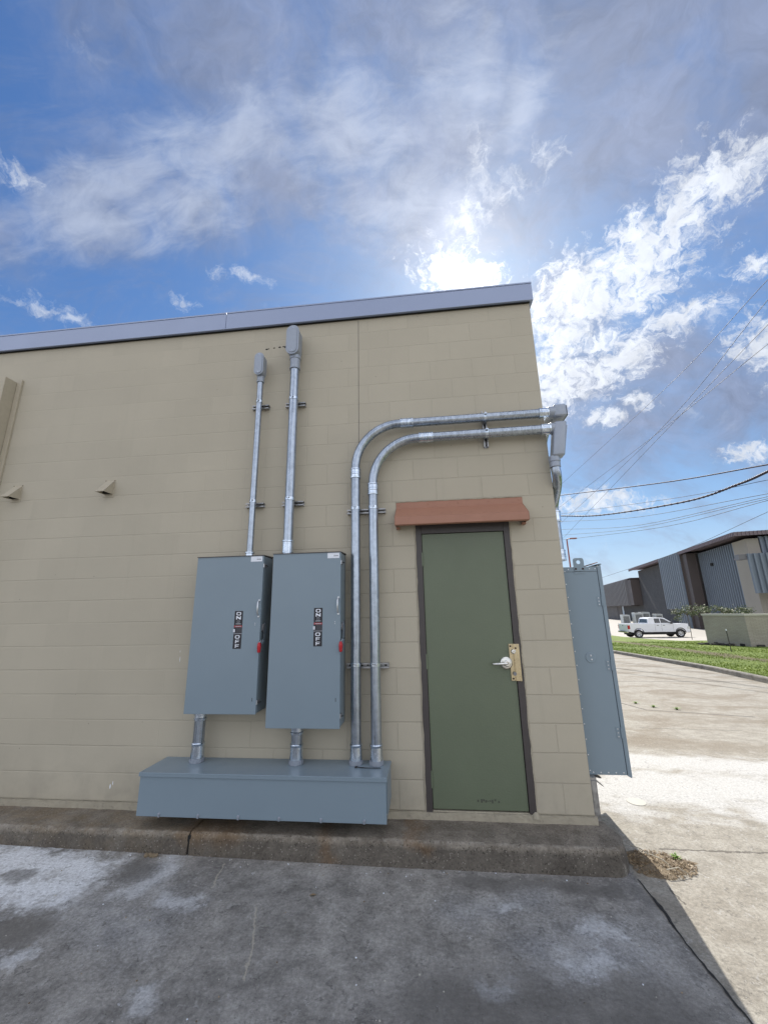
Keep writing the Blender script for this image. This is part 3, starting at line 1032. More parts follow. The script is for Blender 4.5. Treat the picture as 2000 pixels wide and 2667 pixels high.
# ------------------------------------------------------------------ enclosures
def letter(mb, ch, cx, cz, w_, h_, y, k, t=.30):
    """block letters as flat raised shapes facing -Y"""
    d = .0008
    def poly(pts):
        n = len(pts)
        f = [(cx + px * w_ / 2, y, cz + pz * h_ / 2) for px, pz in pts]
        b = [(p[0], y + d, p[2]) for p in f]
        mb.add(f + b, [tuple(range(n)), tuple(range(n, 2 * n))[::-1]] + [(i, (i + 1) % n, n + (i + 1) % n, n + i) for i in range(n)], k)
    s_ = t * 2
    if ch == 'F':
        poly([(-1, -1), (-1 + s_, -1), (-1 + s_, 1), (-1, 1)])
        poly([(-1 + s_, 1 - s_ * .75), (.95, 1 - s_ * .75), (.95, 1), (-1 + s_, 1)])
        poly([(-1 + s_, -.25), (.75, -.25), (.75, .18), (-1 + s_, .18)])
    elif ch == 'N':
        poly([(-1, -1), (-1 + s_, -1), (-1 + s_, 1), (-1, 1)])
        poly([(1 - s_, -1), (1, -1), (1, 1), (1 - s_, 1)])
        poly([(-1 + s_, 1), (-1 + s_, .05), (1 - s_, -1), (1 - s_, -.05)])
    elif ch == 'O':
        n = 28
        vo = []; vi = []
        for i in range(n):
            a = 2 * math.pi * i / n
            c_, s2 = math.cos(a), math.sin(a)
            e = .55
            ux = math.copysign(abs(c_) ** e, c_); uz = math.copysign(abs(s2) ** e, s2)
            vo.append((cx + ux * w_ / 2, y, cz + uz * h_ / 2))
            vi.append((cx + ux * w_ / 2 * (1 - t * 1.55), y, cz + uz * h_ / 2 * (1 - t * 1.45)))
        vb = [(p[0], y + d, p[2]) for p in vo] + [(p[0], y + d, p[2]) for p in vi]
        vs_ = vo + vi + vb
        fs_ = []
        for i in range(n):
            j = (i + 1) % n
            fs_ += [(i, j, n + j, n + i), (i, 2 * n + i, 2 * n + j, j), (n + i, n + j, 3 * n + j, 3 * n + i)]
        mb.add(vs_, fs_, k)


def warn_label(parent, lx, z0, z1, y, w_=.070):
    """ON / OFF sticker; lx centre x, local to parent"""
    mb = MB()
    mb.box(lx - w_ / 2, lx + w_ / 2, y - .0008, y, z0, z1, 'labelblack')
    lab = mb.build('warning_label', parent)
    H = z1 - z0
    Z = lambda f: z1 - H * f
    yt = y - .0016
    mt = MB()
    lw, lh = .040, H * .090
    letter(mt, 'O', lx, Z(.075), lw, lh, yt, 'white', .26)
    letter(mt, 'N', lx, Z(.185), lw, lh, yt, 'white', .20)
    letter(mt, 'O', lx, Z(.690), lw, lh, yt, 'white', .26)
    letter(mt, 'F', lx + .002, Z(.810), lw * .86, lh, yt, 'white', .20)
    letter(mt, 'F', lx + .002, Z(.928), lw * .86, lh, yt, 'white', .20)
    mt.build('lettering', lab)
    m2 = MB()
    # round maker's emblem: ring with a small scroll
    n = 20
    for i in range(n):
        a = 2 * math.pi * i / n; b2 = 2 * math.pi * (i + 1) / n
        r1, r2 = .0125, .0105
        m2.add([(lx + r * math.cos(t), yt, Z(.285) + r * math.sin(t)) for r, t in ((r1, a), (r1, b2), (r2, b2), (r2, a))], [(0, 1, 2, 3)], 'labelgrey')
    m2.tube([(lx - .006, yt, Z(.285) - .003), (lx - .003, yt, Z(.285) + .005), (lx, yt, Z(.285) - .004), (lx + .003, yt, Z(.285) + .005), (lx + .006, yt, Z(.285) - .002)], .0009, 'labelgrey', 6)
    for q, (ww, hh) in enumerate(((.020, .0035), (.021, .0035))):
        z = Z(.335 + q * .018)
        x = -ww
        while x < ww:
            st = random.uniform(.002, .0035)
            m2.box(lx + x, lx + x + st, yt, yt + .0005, z - hh / 2, z + hh / 2, 'labelgrey'); x += st + .0012
    m2.box(lx - w_ / 2 + .001, lx + w_ / 2 - .001, yt + .0002, yt + .0006, Z(.435), Z(.39), 'redlabel')
    x = -w_ / 2 + .012
    while x < w_ / 2 - .012:
        st = random.uniform(.003, .005)
        m2.box(lx + x, lx + x + st, yt - .0003, yt, Z(.427), Z(.402), 'labelgrey'); x += st + .0014
    for q in range(6):
        z = Z(.455 + q * .024)
        x = -w_ / 2 + .020
        while x < w_ / 2 - .005:
            st = random.uniform(.003, .007)
            m2.box(lx + x, lx + x + st, yt, yt + .0005, z - .0012, z + .0012, 'labeldim'); x += st + .0012
    m2.box(lx - w_ / 2 - .004, lx - w_ / 2 + .011, yt - .0006, yt - .0002, Z(.565), Z(.485), 'white')
    m2.box(lx - w_ / 2 + .001, lx - w_ / 2 + .006, yt - .0010, yt - .0006, Z(.552), Z(.498), 'labelgrey')
    m2.box(lx - w_ / 2, lx + w_ / 2, yt + .0001, yt + .0004, Z(.612), Z(.600), 'labelgrey')
    m2.build('emblem_print', lab)


def enclosure(label, x0, x1, z0, z1, tagsx, labz):
    Wd = x1 - x0
    E = thing('safety_switch', label, 'electrical box', ((x0 + x1) / 2, -.035, z0), group='tall grey safety switches on the wall')
    H = z1 - z0
    yb, yf = 0.0, -.215
    hx = Wd / 2
    b = MB()
    b.box(-hx, hx, yf + .018, yb, 0.004, H - .012, 'grey_in', .003)
    b.box(-hx + .02, hx - .02, yb, .034, .10, .15, 'strut')
    b.box(-hx + .02, hx - .02, yb, .034, H - .16, H - .11, 'strut')
    b.build('body', E)
    d = MB()
    d.box(-hx - .004, hx + .004, yf, yf + .016, .0, H - .009, 'grey', .0025)
    d.box(hx - .002, hx + .004, yf + .016, yf + .034, .01, H - .02, 'grey')
    d.build('cover', E)
    r = MB()
    r.add([(-hx - .006, yf - .006, H - .006), (hx + .006, yf - .006, H - .006), (hx + .006, yb, H + .004), (-hx - .006, yb, H + .004),
           (-hx - .006, yf - .006, H - .012), (hx + .006, yf - .006, H - .012), (hx + .006, yb, H - .010), (-hx - .006, yb, H - .010)],
          [(0, 1, 2, 3), (7, 6, 5, 4), (0, 4, 5, 1), (1, 5, 6, 2), (2, 6, 7, 3), (3, 7, 4, 0)], 'frame')
    r.build('rain_top', E)
    p = MB()
    p.box(hx - .108, hx - .008, yf - .001, yf - .0002, H - .060, H - .016, 'white')
    for q in range(6):
        p.box(hx - .055 + q * .0065, hx - .051 + q * .0065, yf - .0016, yf - .001, H - .045, H - .037, 'labeldim')
    p.box(hx - .052, hx - .046, yf - .0016, yf - .001, H - .030, H - .028, 'labelgrey')
    p.build('paper_tag', E)
    warn_label(E, tagsx - (x0 + x1) / 2, labz[0] - z0, labz[1] - z0, yf - .0003)
    # side latches top and bottom
    for lz in (H - .095, .085):
        l = MB()
        l.box(hx + .0042, hx + .010, yf + .004, yf + .018, lz - .016, lz + .016, 'bolt', .001)
        l.tube([(hx + .008, yf + .018, lz), (hx + .026, yf + .034, lz), (hx + .022, yf + .052, lz - .004)], .0035, 'black', 8)
        l.box(hx, hx + .008, yf + .040, yf + .066, lz - .014, lz + .014, 'castd', .001)
        l.build('latch', E)
    # door pull
    hz0 = (1.465 if x0 > -2.6 else 1.456) - z0
    h = MB()
    hl = .125
    h.lathe((hx - .012, yf, hz0 + hl), (0, -1, 0), [(0, .0085), (.008, .008)], 'bolt', 12)
    h.lathe((hx - .012, yf, hz0 - .002), (0, -1, 0), [(0, .0085), (.008, .008)], 'bolt', 12)
    h.tube([(hx - .012, yf - .004, hz0 + hl), (hx - .014, yf - .028, hz0 + hl - .014), (hx - .014, yf - .030, hz0 + .02), (hx - .012, yf - .004, hz0)], [.004, .0065, .0065, .004], 'bolt', 10)
    h.build('pull_handle', E)
    # operating lever on the side with red grip
    gz_ = 1.215 - z0
    o = MB()
    o.lathe((hx, yf + .070, gz_ + .145), (1, 0, 0), [(0, .034), (.012, .034), (.016, .028)], 'castd', 20)
    pr = [(yf + .060, gz_ + .185), (yf + .085, gz_ + .175), (yf + .092, gz_ + .10), (yf + .070, gz_ + .035), (yf + .018, gz_ + .020), (yf + .014, gz_ + .034), (yf + .050, gz_ + .060), (yf + .052, gz_ + .12)]
    o.prism(pr, 'x', hx + .016, hx + .023, 'grey')
    o.tube([(hx + .026, yf + .055, gz_ + .19), (hx + .030, yf + .034, gz_ + .16), (hx + .030, yf + .030, gz_ + .10), (hx + .030, yf + .034, gz_ + .05)], .003, 'black', 8)
    o.build('operating_lever', E)
    gmb = MB()
    gc = (hx + .012, yf - .018)
    gmb.tube([(gc[0] + .006, gc[1] + .030, gz_ + .052), (gc[0] + .006, gc[1] + .014, gz_ + .045), (gc[0] + .003, gc[1] + .004, gz_ + .034)], .0035, 'bolt', 8)
    gmb.lathe((gc[0], gc[1], gz_ - .042), (0, 0, 1), [(0, .010), (.006, .013), (.048, .0165), (.068, .013), (.078, .007)], 'red', 8)
    gmb.build('red_grip', E)
    for dz_ in (0.0, -.014):
        s_ = MB(); s_.lathe((hx - .040, yf, 1.400 - z0 + dz_), (0, -1, 0), [(0, .004), (.002, .003)], 'bolt', 10); s_.build('cover_screw', E)
    s_ = MB()
    s_.box(hx - .031, hx - .027, yf - .0008, yf - .0002, .823 - z0 - .014, .823 - z0 + .014, 'gap')
    s_.build('padlock_slot', E)
    return E


enclosure('grey safety switch with ON OFF sticker, the left and shorter of the pair', -3.090, -2.507, .716, 1.965, -2.690, (1.202, 1.500))
enclosure('grey safety switch with ON OFF sticker beside the twin conduits, longer of the pair', -2.415, -1.842, .620, 1.972, -2.020, (1.214, 1.511))

# ------------------------------------------------------------------ wireway trough
T = thing('wireway_trough', 'long grey metal trough low on the wall above the curb', 'electrical trough', (-2.415, 0, .045))
tx0, tx1 = -3.340, -1.485
ox = T.location.x
t1 = MB()
t1.box(tx0 - ox + .004, tx1 - ox - .004, -.318, 0, 0, .276, 'grey_in', .002)
t1.build('body', T)
t2 = MB()
t2.box(tx0 - ox, tx1 - ox, -.331, -.319, .002, .272, 'grey', .002)
t2.build('front_cover', T)
t3 = MB()
t3.box(tx0 - ox - .008, tx1 - ox + .008, -.340, 0, .2765, .290, 'grey', .0025)
t3.box(tx0 - ox - .008, tx1 - ox + .008, -.340, -.3325, .262, .277, 'grey', .001)
t3.build('top_cover', T)
t4 = MB()
t4.box(tx1 - ox - .003, tx1 - ox + .004, -.290, -.020, .050, .272, 'grey', .001)
t4.build('end_plate', T)
for bx in (-3.161, -2.859, -2.555, -2.252, -1.948, -1.642):
    b = MB()
    b.lathe((bx - ox, -.331, .020), (0, -1, 0), [(0, .0105), (.003, .0105), (.008, .007)], 'cast', 12)
    b.box(bx - ox - .006, bx - ox + .006, -.3355, -.331, .0, .016, 'cast')
    b.build('cover_screw', T)

# black cable ties lying on the trough
CT = MB()
CT.tube([(-1.725, -.155, .3385), (-1.66, -.170, .3385), (-1.545, -.168, .3385)], .0022, 'black', 6)
CT.tube([(-1.730, -.165, .3405), (-1.65, -.178, .3400), (-1.540, -.174, .3400)], .0022, 'black', 6)
CT.box(-1.735, -1.722, -.160, -.148, .3357, .3425, 'black')
CT.box(-1.738, -1.726, -.172, -.160, .3357, .3440, 'black')
tag(CT.build('cable_ties'), 'two thin black cable ties lying on the grey trough', 'cable tie')


# ------------------------------------------------------------------ conduit helpers
def coupling(mb, a, b, r, k='zinc', ribs=True):
    a = Vector(a); b = Vector(b); L_ = (b - a).length; ax = (b - a) / L_
    if ribs:
        prof = [(0, r + .002), (.0, r + .009), (.010, r + .010), (.013, r + .006), (L_ * .35, r + .006), (L_ * .38, r + .009), (L_ * .44, r + .009), (L_ * .47, r + .005), (L_ * .53, r + .005),
                (L_ * .56, r + .009), (L_ * .62, r + .009), (L_ * .65, r + .006), (L_ - .013, r + .006), (L_ - .010, r + .010), (L_, r + .009), (L_, r + .002)]
    else:
        prof = [(0, r + .001), (0, r + .008), (.012, r + .009), (.016, r + .006), (L_ - .014, r + .007), (L_ - .010, r + .009), (L_, r + .008), (L_, r + .001)]
    mb.lathe(a, ax, prof, k, 28)


def connector(mb, base, up, r, L_=.10):
    """compression connector with a ribbed dark locknut at the base"""
    base = Vector(base); up = Vector(up)
    mb.lathe(base, up, [(0, r + .011), (.030, r + .011), (.032, r + .006)], 'cast', 16)
    mb.lathe(base + up * .032, up, [(0, r + .008), (L_ - .045, r + .005), (L_ - .040, r + .008), (L_ - .030, r + .0095), (L_ - .024, r + .006), (L_ - .022, r + .001)], 'zinc', 28)
    for q in range(12):
        a = q * math.pi / 6
        c_ = base + Vector((math.cos(a) * (r + .0105), math.sin(a) * (r + .0105), 0)) if abs(up.z) > .5 else None
        if c_ is not None:
            mb.box(c_.x - .002, c_.x + .002, c_.y - .002, c_.y + .002, base.z + .002, base.z + .029, 'cast')


def strap(mb, x, y, z, r, axis='z', k='zinc'):
    """two-piece strut clamp round a conduit, with its screw"""
    n = 24
    prof = [(-.013, r + .0005), (-.013, r + .0035), (.013, r + .0035), (.013, r + .0005)]
    if axis == 'z':
        mb.lathe((x, y, z), (0, 0, 1), prof, k, n)
        mb.box(x - .004, x + .004, y - r - .016, y - r - .002, z - .012, z + .012, k)
        mb.tube([(x - .014, y - r - .010, z + .004), (x + .016, y - r - .010, z + .004)], .003, 'screw', 8)
        mb.tube([(x + .010, y - r - .010, z + .004), (x + .016, y - r - .010, z + .004)], .006, 'bolt', 6)
    else:
        mb.lathe((x, y, z), (1, 0, 0), prof, k, n)
        mb.box(x - .012, x + .012, y - r - .016, y - r - .002, z + .012, z + .020, k)
        mb.tube([(x, y - r - .010, z + .004), (x, y - r - .010, z + .030)], .003, 'screw', 8)
        mb.tube([(x, y - r - .010, z + .022), (x, y - r - .010, z + .028)], .007, 'bolt', 6)


def strut(name, label, x0, x1, z0, z1, group, vertical=False):
    """C-channel with slots, open side out, fixed to the wall"""
    mb = MB()
    cx, cz = (x0 + x1) / 2, (z0 + z1) / 2
    t = .0025
    D_ = .040
    if not vertical:
        a, b = x0 - cx, x1 - cx; h = .0205
        mb.box(a, b, -t, 0, -h, h, 'strut')
        mb.box(a, b, -D_, -t, -h, -h + t, 'strut')
        mb.box(a, b, -D_, -t, h - t, h, 'strut')
        mb.box(a, b, -D_, -D_ + t, -h + t, -h + .011, 'strut')
        mb.box(a, b, -D_, -D_ + t, h - .011, h - t, 'strut')
        x = a + .02
        while x < b - .02:
            mb.box(x, x + .018, -t - .0008, -t, -.006, .006, 'gap'); x += .05
    else:
        a, b = z0 - cz, z1 - cz; h = .0205
        mb.box(-h, h, -t, 0, a, b, 'strut')
        mb.box(-h, -h + t, -D_, -t, a, b, 'strut')
        mb.box(h - t, h, -D_, -t, a, b, 'strut')
        mb.box(-h + t, -h + .011, -D_, -D_ + t, a, b, 'strut')
        mb.box(h - .011, h - t, -D_, -D_ + t, a, b, 'strut')
        z = a + .02
        while z < b - .02:
            mb.box(-.006, .006, -t - .0008, -t, z, z + .018, 'gap'); z += .05
    o = mb.build(name, None, (cx, 0, cz))
    return tag(o, label, 'strut channel', group)


GS = 'short strut channels carrying the conduits'
strut('strut_channel', 'short strut behind the thin conduit, upper one', -2.800, -2.628, 3.483, 3.483, GS)
strut('strut_channel', 'short strut behind the thin conduit, lower one above the left switch', -2.798, -2.624, 2.465, 2.465, GS)
strut('strut_channel', 'short strut behind the thick single conduit, upper one', -2.455, -2.255, 3.482, 3.482, GS)
strut('strut_channel', 'short strut behind the thick single conduit, lower one', -2.446, -2.243, 2.463, 2.463, GS)
strut('strut_channel', 'longer strut behind the twin conduits at awning height', -1.830, -1.480, 2.356, 2.356, GS)
strut('strut_channel', 'longer strut behind the twin conduits beside the door hinges', -1.835, -1.478, 1.042, 1.042, GS)
strut('strut_channel', 'vertical strut behind the two horizontal conduits above the awning', -.544, -.544, 2.91, 3.27, GS, True)


def conduit_body(name, parent, x, y, z0, z1, w_, dep):
    """oval conduit body with a raised screwed cover facing out"""
    mb = MB()
    r = w_ / 2

    def stadium(rr, za, zb, n=12):
        pts = []
        for i in range(n + 1):
            a = math.pi * i / n
            pts.append((rr * math.cos(a), zb - rr + rr * math.sin(a)))
        for i in range(n + 1):
            a = math.pi + math.pi * i / n
            pts.append((rr * math.cos(a), za + rr + rr * math.sin(a)))
        return pts
    ps = [(x + a, b) for a, b in stadium(r * .93, z0 + .004, z1 - .004)]
    mb.prism(ps, 'y', y - dep / 2, y + dep / 2, 'cast')
    ps = [(x + a, b) for a, b in stadium(r, z0, z1)]
    mb.prism(ps, 'y', y - dep / 2 - .007, y - dep / 2, 'cast')
    o = mb.build(name, parent)
    c = MB()
    ps = [(x + a, b) for a, b in stadium(r * .70, z0 + r * .3, z1 - r * .3)]
    c.prism(ps, 'y', y - dep / 2 - .013, y - dep / 2 - .0072, 'cast')
    for zz_ in (z0 + r * .55, z1 - r * .55):
        c.lathe((x, y - dep / 2 - .013, zz_), (0, -1, 0), [(0, .006), (.003, .004)], 'zinc', 10)
    c.build('cover_plate', o)
    h = MB()
    h.lathe((x, y + dep / 2 - .01, (z1 - w_ * .75)), (0, 1, 0), [(0, r * .8), (-(y + dep / 2 - .012), r * .8)], 'castd', 20)
    h.build('rear_hub', o)
    return o


# thin conduit
A = thing('thin_conduit', 'thin galvanised conduit rising from the left switch to an oval fitting', 'conduit', (-2.702, -.095, 1.963))
ay = -.095
mb = MB(); mb.tube([(0, 0, 0.012), (0, 0, 1.82)], .0285, 'galv', 24); mb.build('pipe', A)
mb = MB(); mb.lathe((0, 0, 0.004), (0, 0, 1), [(0, .036), (.03, .036), (.034, .042), (.044, .042), (.046, .030)], 'zinc', 24); mb.build('connector', A)
mb = MB(); coupling(mb, (0, 0, 1.755), (0, 0, 1.815), .0285, 'cast', False); mb.build('collar', A)
conduit_body('oval_fitting', A, -.004, -.010, 1.812, 2.062, .094, .085)
for z in (3.505, 2.485):
    mb = MB(); strap(mb, 0, 0, z - 1.963, .0285); mb.build('strap', A)

B = thing('thick_conduit', 'thick galvanised conduit rising from the right switch to a large oval fitting', 'conduit', (-2.350, -.10, 1.968))
mb = MB(); mb.tube([(0, 0, .03), (0, 0, 1.93)], .043, 'galv', 28); mb.build('pipe', B)
mb = MB(); mb.lathe((0, 0, .004), (0, 0, 1), [(0, .045), (.02, .045), (.022, .052), (.030, .052), (.032, .049), (.115, .049), (.118, .054), (.130, .054), (.134, .044)], 'zinc', 28); mb.build('connector', B)
mb = MB(); mb.lathe((0, 0, 1.86), (0, 0, 1), [(0, .045), (.002, .053), (.014, .053), (.018, .049), (.11, .049), (.114, .055), (.15, .055)], 'cast', 28); mb.build('collar', B)
conduit_body('oval_fitting', B, -.012, -.012, 1.995, 2.325, .130, .11)
for z in (3.505, 2.487):
    mb = MB(); strap(mb, 0, 0, z - 1.968, .043); mb.build('strap', B)


# nipples between switches and trough
def nipple(label, x, ztop, zb=.3355):
    o = thing('conduit_nipple', label, 'conduit', (x, -.105, zb), group='short conduits between switches and trough')
    H = ztop - zb
    mb = MB(); mb.tube([(0, 0, .05), (0, 0, H)], .044, 'galv', 28); mb.build('pipe', o)
    mb = MB(); connector(mb, (0, 0, .0005), (0, 0, 1), .044, .135); mb.build('connector', o)
    mb = MB(); mb.lathe((0, 0, H - .075), (0, 0, 1), [(0, .046), (.002, .052), (.018, .053), (.022, .049), (.04, .049), (.043, .053), (.060, .053), (.065, .049), (.0745, .049)], 'zinc', 28); mb.build('coupling', o)
    return o


nipple('short conduit below the left switch, the longer of two', -3.030, .716)
nipple('short conduit below the right switch, the stubbier of two', -2.212, .620)


# twin conduits with sweeps
def sweep(label, x, ztop, r, cpl_v, cpl_h):
    zb = .3355
    o = thing('bent_conduit', label, 'conduit', (x, -.090, zb), group='twin bent conduits from trough to corner')
    rad = .42
    pv = [(0, 0, .04), (0, 0, cpl_v[1] - zb)]
    mb = MB(); mb.tube(pv, r, 'galv', 28); mb.build('riser_pipe', o)
    c0 = Vector((rad, 0, ztop - zb - rad))
    pts = [(0, 0, cpl_v[0] - zb + .02), (0, 0, c0.z - .02)]
    pts += [(c0.x - rad * math.cos(a), 0, c0.z + rad * math.sin(a)) for a in [R(90) * i / 24 for i in range(0, 25)]]
    pts += [(rad + .02, 0, ztop - zb), (cpl_h[1] - x - .02, 0, ztop - zb + .001)]
    mb = MB(); mb.tube(pts, r, 'galv', 28); mb.build('sweep_elbow', o)
    mb = MB(); mb.tube([(cpl_h[0] - x + .02, 0, ztop - zb), (.0 - x + .005, 0, ztop - zb + .006)], r, 'galv', 28); mb.build('horizontal_pipe', o)
    mb = MB(); coupling(mb, (0, 0, cpl_v[0] - zb), (0, 0, cpl_v[1] - zb), r); mb.build('coupling', o)
    mb = MB(); coupling(mb, (cpl_h[0] - x, 0, ztop - zb), (cpl_h[1] - x, 0, ztop - zb), r); mb.build('coupling', o)
    mb = MB(); coupling(mb, (-.070 - x, 0, ztop - zb + .005), (.012 - x, 0, ztop - zb + .005), r, 'zinc', False); mb.build('end_connector', o)
    mb = MB(); connector(mb, (0, 0, .0005), (0, 0, 1), r, .135); mb.build('connector', o)
    for zz_ in (2.372, 1.058):
        mb = MB(); strap(mb, 0, 0, zz_ - zb, r); mb.build('strap', o)
    mb = MB(); strap(mb, -.544 - x, 0, ztop - zb + .003, r, 'x'); mb.build('strap', o)
    return o


sweep('left and taller of the twin bent conduits, upper one above the awning', -1.742, 3.172, .0405, (2.655, 2.745), (-1.315, -1.200))
sweep('right and lower of the twin bent conduits, lower one above the awning', -1.582, 3.016, .0415, (2.490, 2.595), (-1.150, -1.025))

# corner fittings
def corner_fit(label, zc, back):
    o = thing('corner_fitting', label, 'conduit fitting', (.012, -.090, zc), group='grey conduit bodies at the building corner')
    mb = MB()
    mb.lathe((0, 0, 0), (1, 0, 0), [(0, .050), (.003, .052), (.040, .053), (.055, .050)], 'cast', 28)
    mb.build('hub', o)
    mb = MB()
    if not back:
        bm = bmesh.new()
        bmesh.ops.create_cube(bm, size=1)
        bmesh.ops.scale(bm, vec=(.106, .112, .325), verts=bm.verts)
        for v_ in bm.verts:
            if v_.co.z < 0:
                v_.co.x -= .052
        bmesh.ops.translate(bm, vec=(.082, 0, -.112), verts=bm.verts)
        bmesh.ops.bevel(bm, geom=bm.edges[:], offset=.020, segments=3, affect='EDGES', profile=.5)
        mb.frombm(bm, 'cast', True)
        mb.build('fitting_body', o)
        m2 = MB(); m2.prism([(.130, .01), (.138, .01), (.092, -.22), (.084, -.22)], 'y', -.036, .036, 'cast'); m2.build('cover_plate', o)
        m3 = MB(); m3.lathe((.004, .006, -.266), (0, 0, -1), [(0, .050), (.045, .049), (.049, .044), (.054, .046), (.095, .046), (.098, .043)], 'cast', 28); m3.build('lower_hub', o)
    else:
        bm = bmesh.new()
        bmesh.ops.create_cube(bm, size=1)
        bmesh.ops.scale(bm, vec=(.112, .335, .118), verts=bm.verts)
        bmesh.ops.translate(bm, vec=(.094, .118, 0), verts=bm.verts)
        bmesh.ops.bevel(bm, geom=bm.edges[:], offset=.020, segments=3, affect='EDGES', profile=.5)
        mb.frombm(bm, 'cast', True)
        mb.build('fitting_body', o)
        m2 = MB(); m2.box(.151, .158, -.035, .275, -.05, .05, 'castd', .004); m2.build('cover_plate', o)
        m3 = MB(); m3.lathe((.090, .285, 0), (0, 1, 0), [(0, .052), (.05, .050), (.055, .046)], 'castd', 28); m3.build('rear_hub', o)
    return o


corner_fit('upper grey corner fitting ending the higher horizontal conduit', 3.178, True)
corner_fit('lower and longer grey corner fitting ending the lower horizontal conduit', 3.022, False)

# conduits down the side wall to the meter cabinet
o = thing('side_conduit', 'galvanised conduit dropping from the lower corner fitting to the side cabinet', 'conduit', (.016, -.084, 2.66), group='conduits on the side wall')
pts = []
for i in range(0, 25):
    t = i / 24
    z = 2.655 - t * .78
    s = max(0, min(1, (t - .06) / .42)); s = s * s * (3 - 2 * s)
    sx_ = max(0, min(1, t / .24)); sx_ = sx_ * sx_ * (3 - 2 * sx_)
    s = max(0, min(1, (t - .04) / .34)); s = s * s * (3 - 2 * s)
    pts.append((.030 * sx_, .27 * s, z - 2.66))
mb = MB(); mb.tube(pts, .040, 'galv', 26); mb.build('offset_pipe', o)
mb = MB(); coupling(mb, (pts[-4][0], pts[-4][1], pts[-4][2]), (pts[-1][0], pts[-1][1], pts[-1][2] + .002), .042); mb.build('coupling', o)
mb = MB(); coupling(mb, (pts[10][0], pts[10][1], pts[10][2]), (pts[13][0], pts[13][1], pts[13][2]), .042, 'zinc', False); mb.build('coupling', o)
o = thing('side_conduit', 'galvanised conduit behind, bending down from the upper corner fitting', 'conduit', (.102, .25, 3.178), group='conduits on the side wall')
pts = [(0, 0, 0), (0, .05, 0)] + [(0, .05 + .2 * math.sin(a), -.2 + .2 * math.cos(a)) for a in [R(15) * i for i in range(1, 7)]] + [(0, .25, -1.365)]
mb = MB(); mb.tube(pts, .042, 'galv', 24); mb.build('pipe', o)
mb = MB(); coupling(mb, (0, .25, -.30), (0, .25, -.20), .042); mb.build('coupling', o)

# ------------------------------------------------------------------ side cabinet
CB = thing('meter_cabinet', 'tall blue-grey riveted metal cabinet on the side wall beyond the corner', 'electrical cabinet', (.02, .10, .20))
bx = CB.location
cb = MB()
X0, X1, Z0, Z1 = .020, .306, .232, 1.812
Y0, Y1 = .10, .98
cb.box(X0, X1, Y0, Y1, Z0, Z1, 'grey', .002)
off(cb, bx); cb.build('body', CB)
# front lid seen edge-on, with flared lip
cb = MB()
cb.prism([(.309, .232 - .004), (.332, .215), (.338, .222), (.338, 1.826), (.330, 1.822), (.309, 1.812)], 'y', Y0 - .004, Y1 + .01, 'grey')
cb.box(.3062, .3088, Y0 + .004, Y1, Z0, Z1, 'gap')
cb.box(.322, .346, Y0 - .006, Y1 + .02, 1.826, 1.834, 'grey', .001)
off(cb, bx); cb.build('hinged_lid', CB)
cb = MB()
cb.prism([(.30, 1.835), (.345, 1.850), (.345, 1.856), (.29, 1.842)], 'y', Y0 + .06, Y1 + .03, 'awning')
off(cb, bx); cb.build('lid_edge_trim', CB)
# rivets
rspots = [(.040, Z0 + .028 + (Z1 - Z0 - .065) * i / 14) for i in range(15)] + [(.062 + i * .055, Z0 + .016) for i in range(5)] + [(x, Z1 - .020) for x in (.072, .245, .290)]
rv0 = None
for x, z in rspots:
    if rv0 is None:
        rv = MB(); rv.lathe((0, 0, 0), (0, -1, 0), [(0, .0055), (.002, .005), (.0035, .002)], 'bolt', 10)
        rv0 = rv.build('rivet', CB); ro_ = rv0
    else:
        ro_ = rv0.copy(); COL.objects.link(ro_)
    ro_.location = (x - bx[0], Y0 - bx[1], z - bx[2])
ln = MB()
ln.box(.024, .302, Y0 - .0012, Y0, Z1 - .042, Z1 - .0395, 'gap')
ln.box(.116, .206, Y0 - .004, Y0 - .0015, Z1 - .058, Z1 - .043, 'grey')
off(ln, bx); ln.build('seam', CB)
# lifting lug
lg = MB()
n = 16
xo0, xo1, zo0, zo1 = .118, .206, 1.775, 1.888
hc_, hz2, hr = .161, 1.852, .017
outer = []
for i in range(n):
    a = 2 * math.pi * i / n + math.pi / n
    c_, s2 = math.cos(a), math.sin(a)
    e = .35
    outer.append(((xo0 + xo1) / 2 + math.copysign(abs(c_) ** e, c_) * (xo1 - xo0) / 2, (zo0 + zo1) / 2 + math.copysign(abs(s2) ** e, s2) * (zo1 - zo0) / 2))
inner = [(hc_ + hr * math.cos(2 * math.pi * i / n + math.pi / n), hz2 + hr * math.sin(2 * math.pi * i / n + math.pi / n)) for i in range(n)]
for yy, in ((Y0 - .006,), (Y0 - .001,)):
    lg.add([(p[0], yy, p[1]) for p in outer] + [(p[0], yy, p[1]) for p in inner], [(i, (i + 1) % n, n + (i + 1) % n, n + i) for i in range(n)], 'grey')
for ring in (outer, inner):
    lg.add([(p[0], Y0 - .006, p[1]) for p in ring] + [(p[0], Y0 - .001, p[1]) for p in ring], [(i, (i + 1) % n, n + (i + 1) % n, n + i) for i in range(n)], 'grey')
for x in (.133, .191):
    lg.lathe((x, Y0 - .006, 1.795), (0, -1, 0), [(0, .009), (.004, .009), (.005, .006)], 'screw', 6)
off(lg, bx); lg.build('lifting_lug', CB)
kb = MB()
kb.lathe((.158, Y0, 1.077), (0, -1, 0), [(0, .040), (.004, .040), (.005, .037)], 'grey', 32)
for dz_ in (.016, -.014):
    kb.lathe((.160 - dz_ * .1, Y0 - .005, 1.077 + dz_), (0, -1, 0), [(0, .0065), (.003, .006), (.004, .003)], 'bolt', 10)
off(kb, bx); kb.build('round_plate', CB)
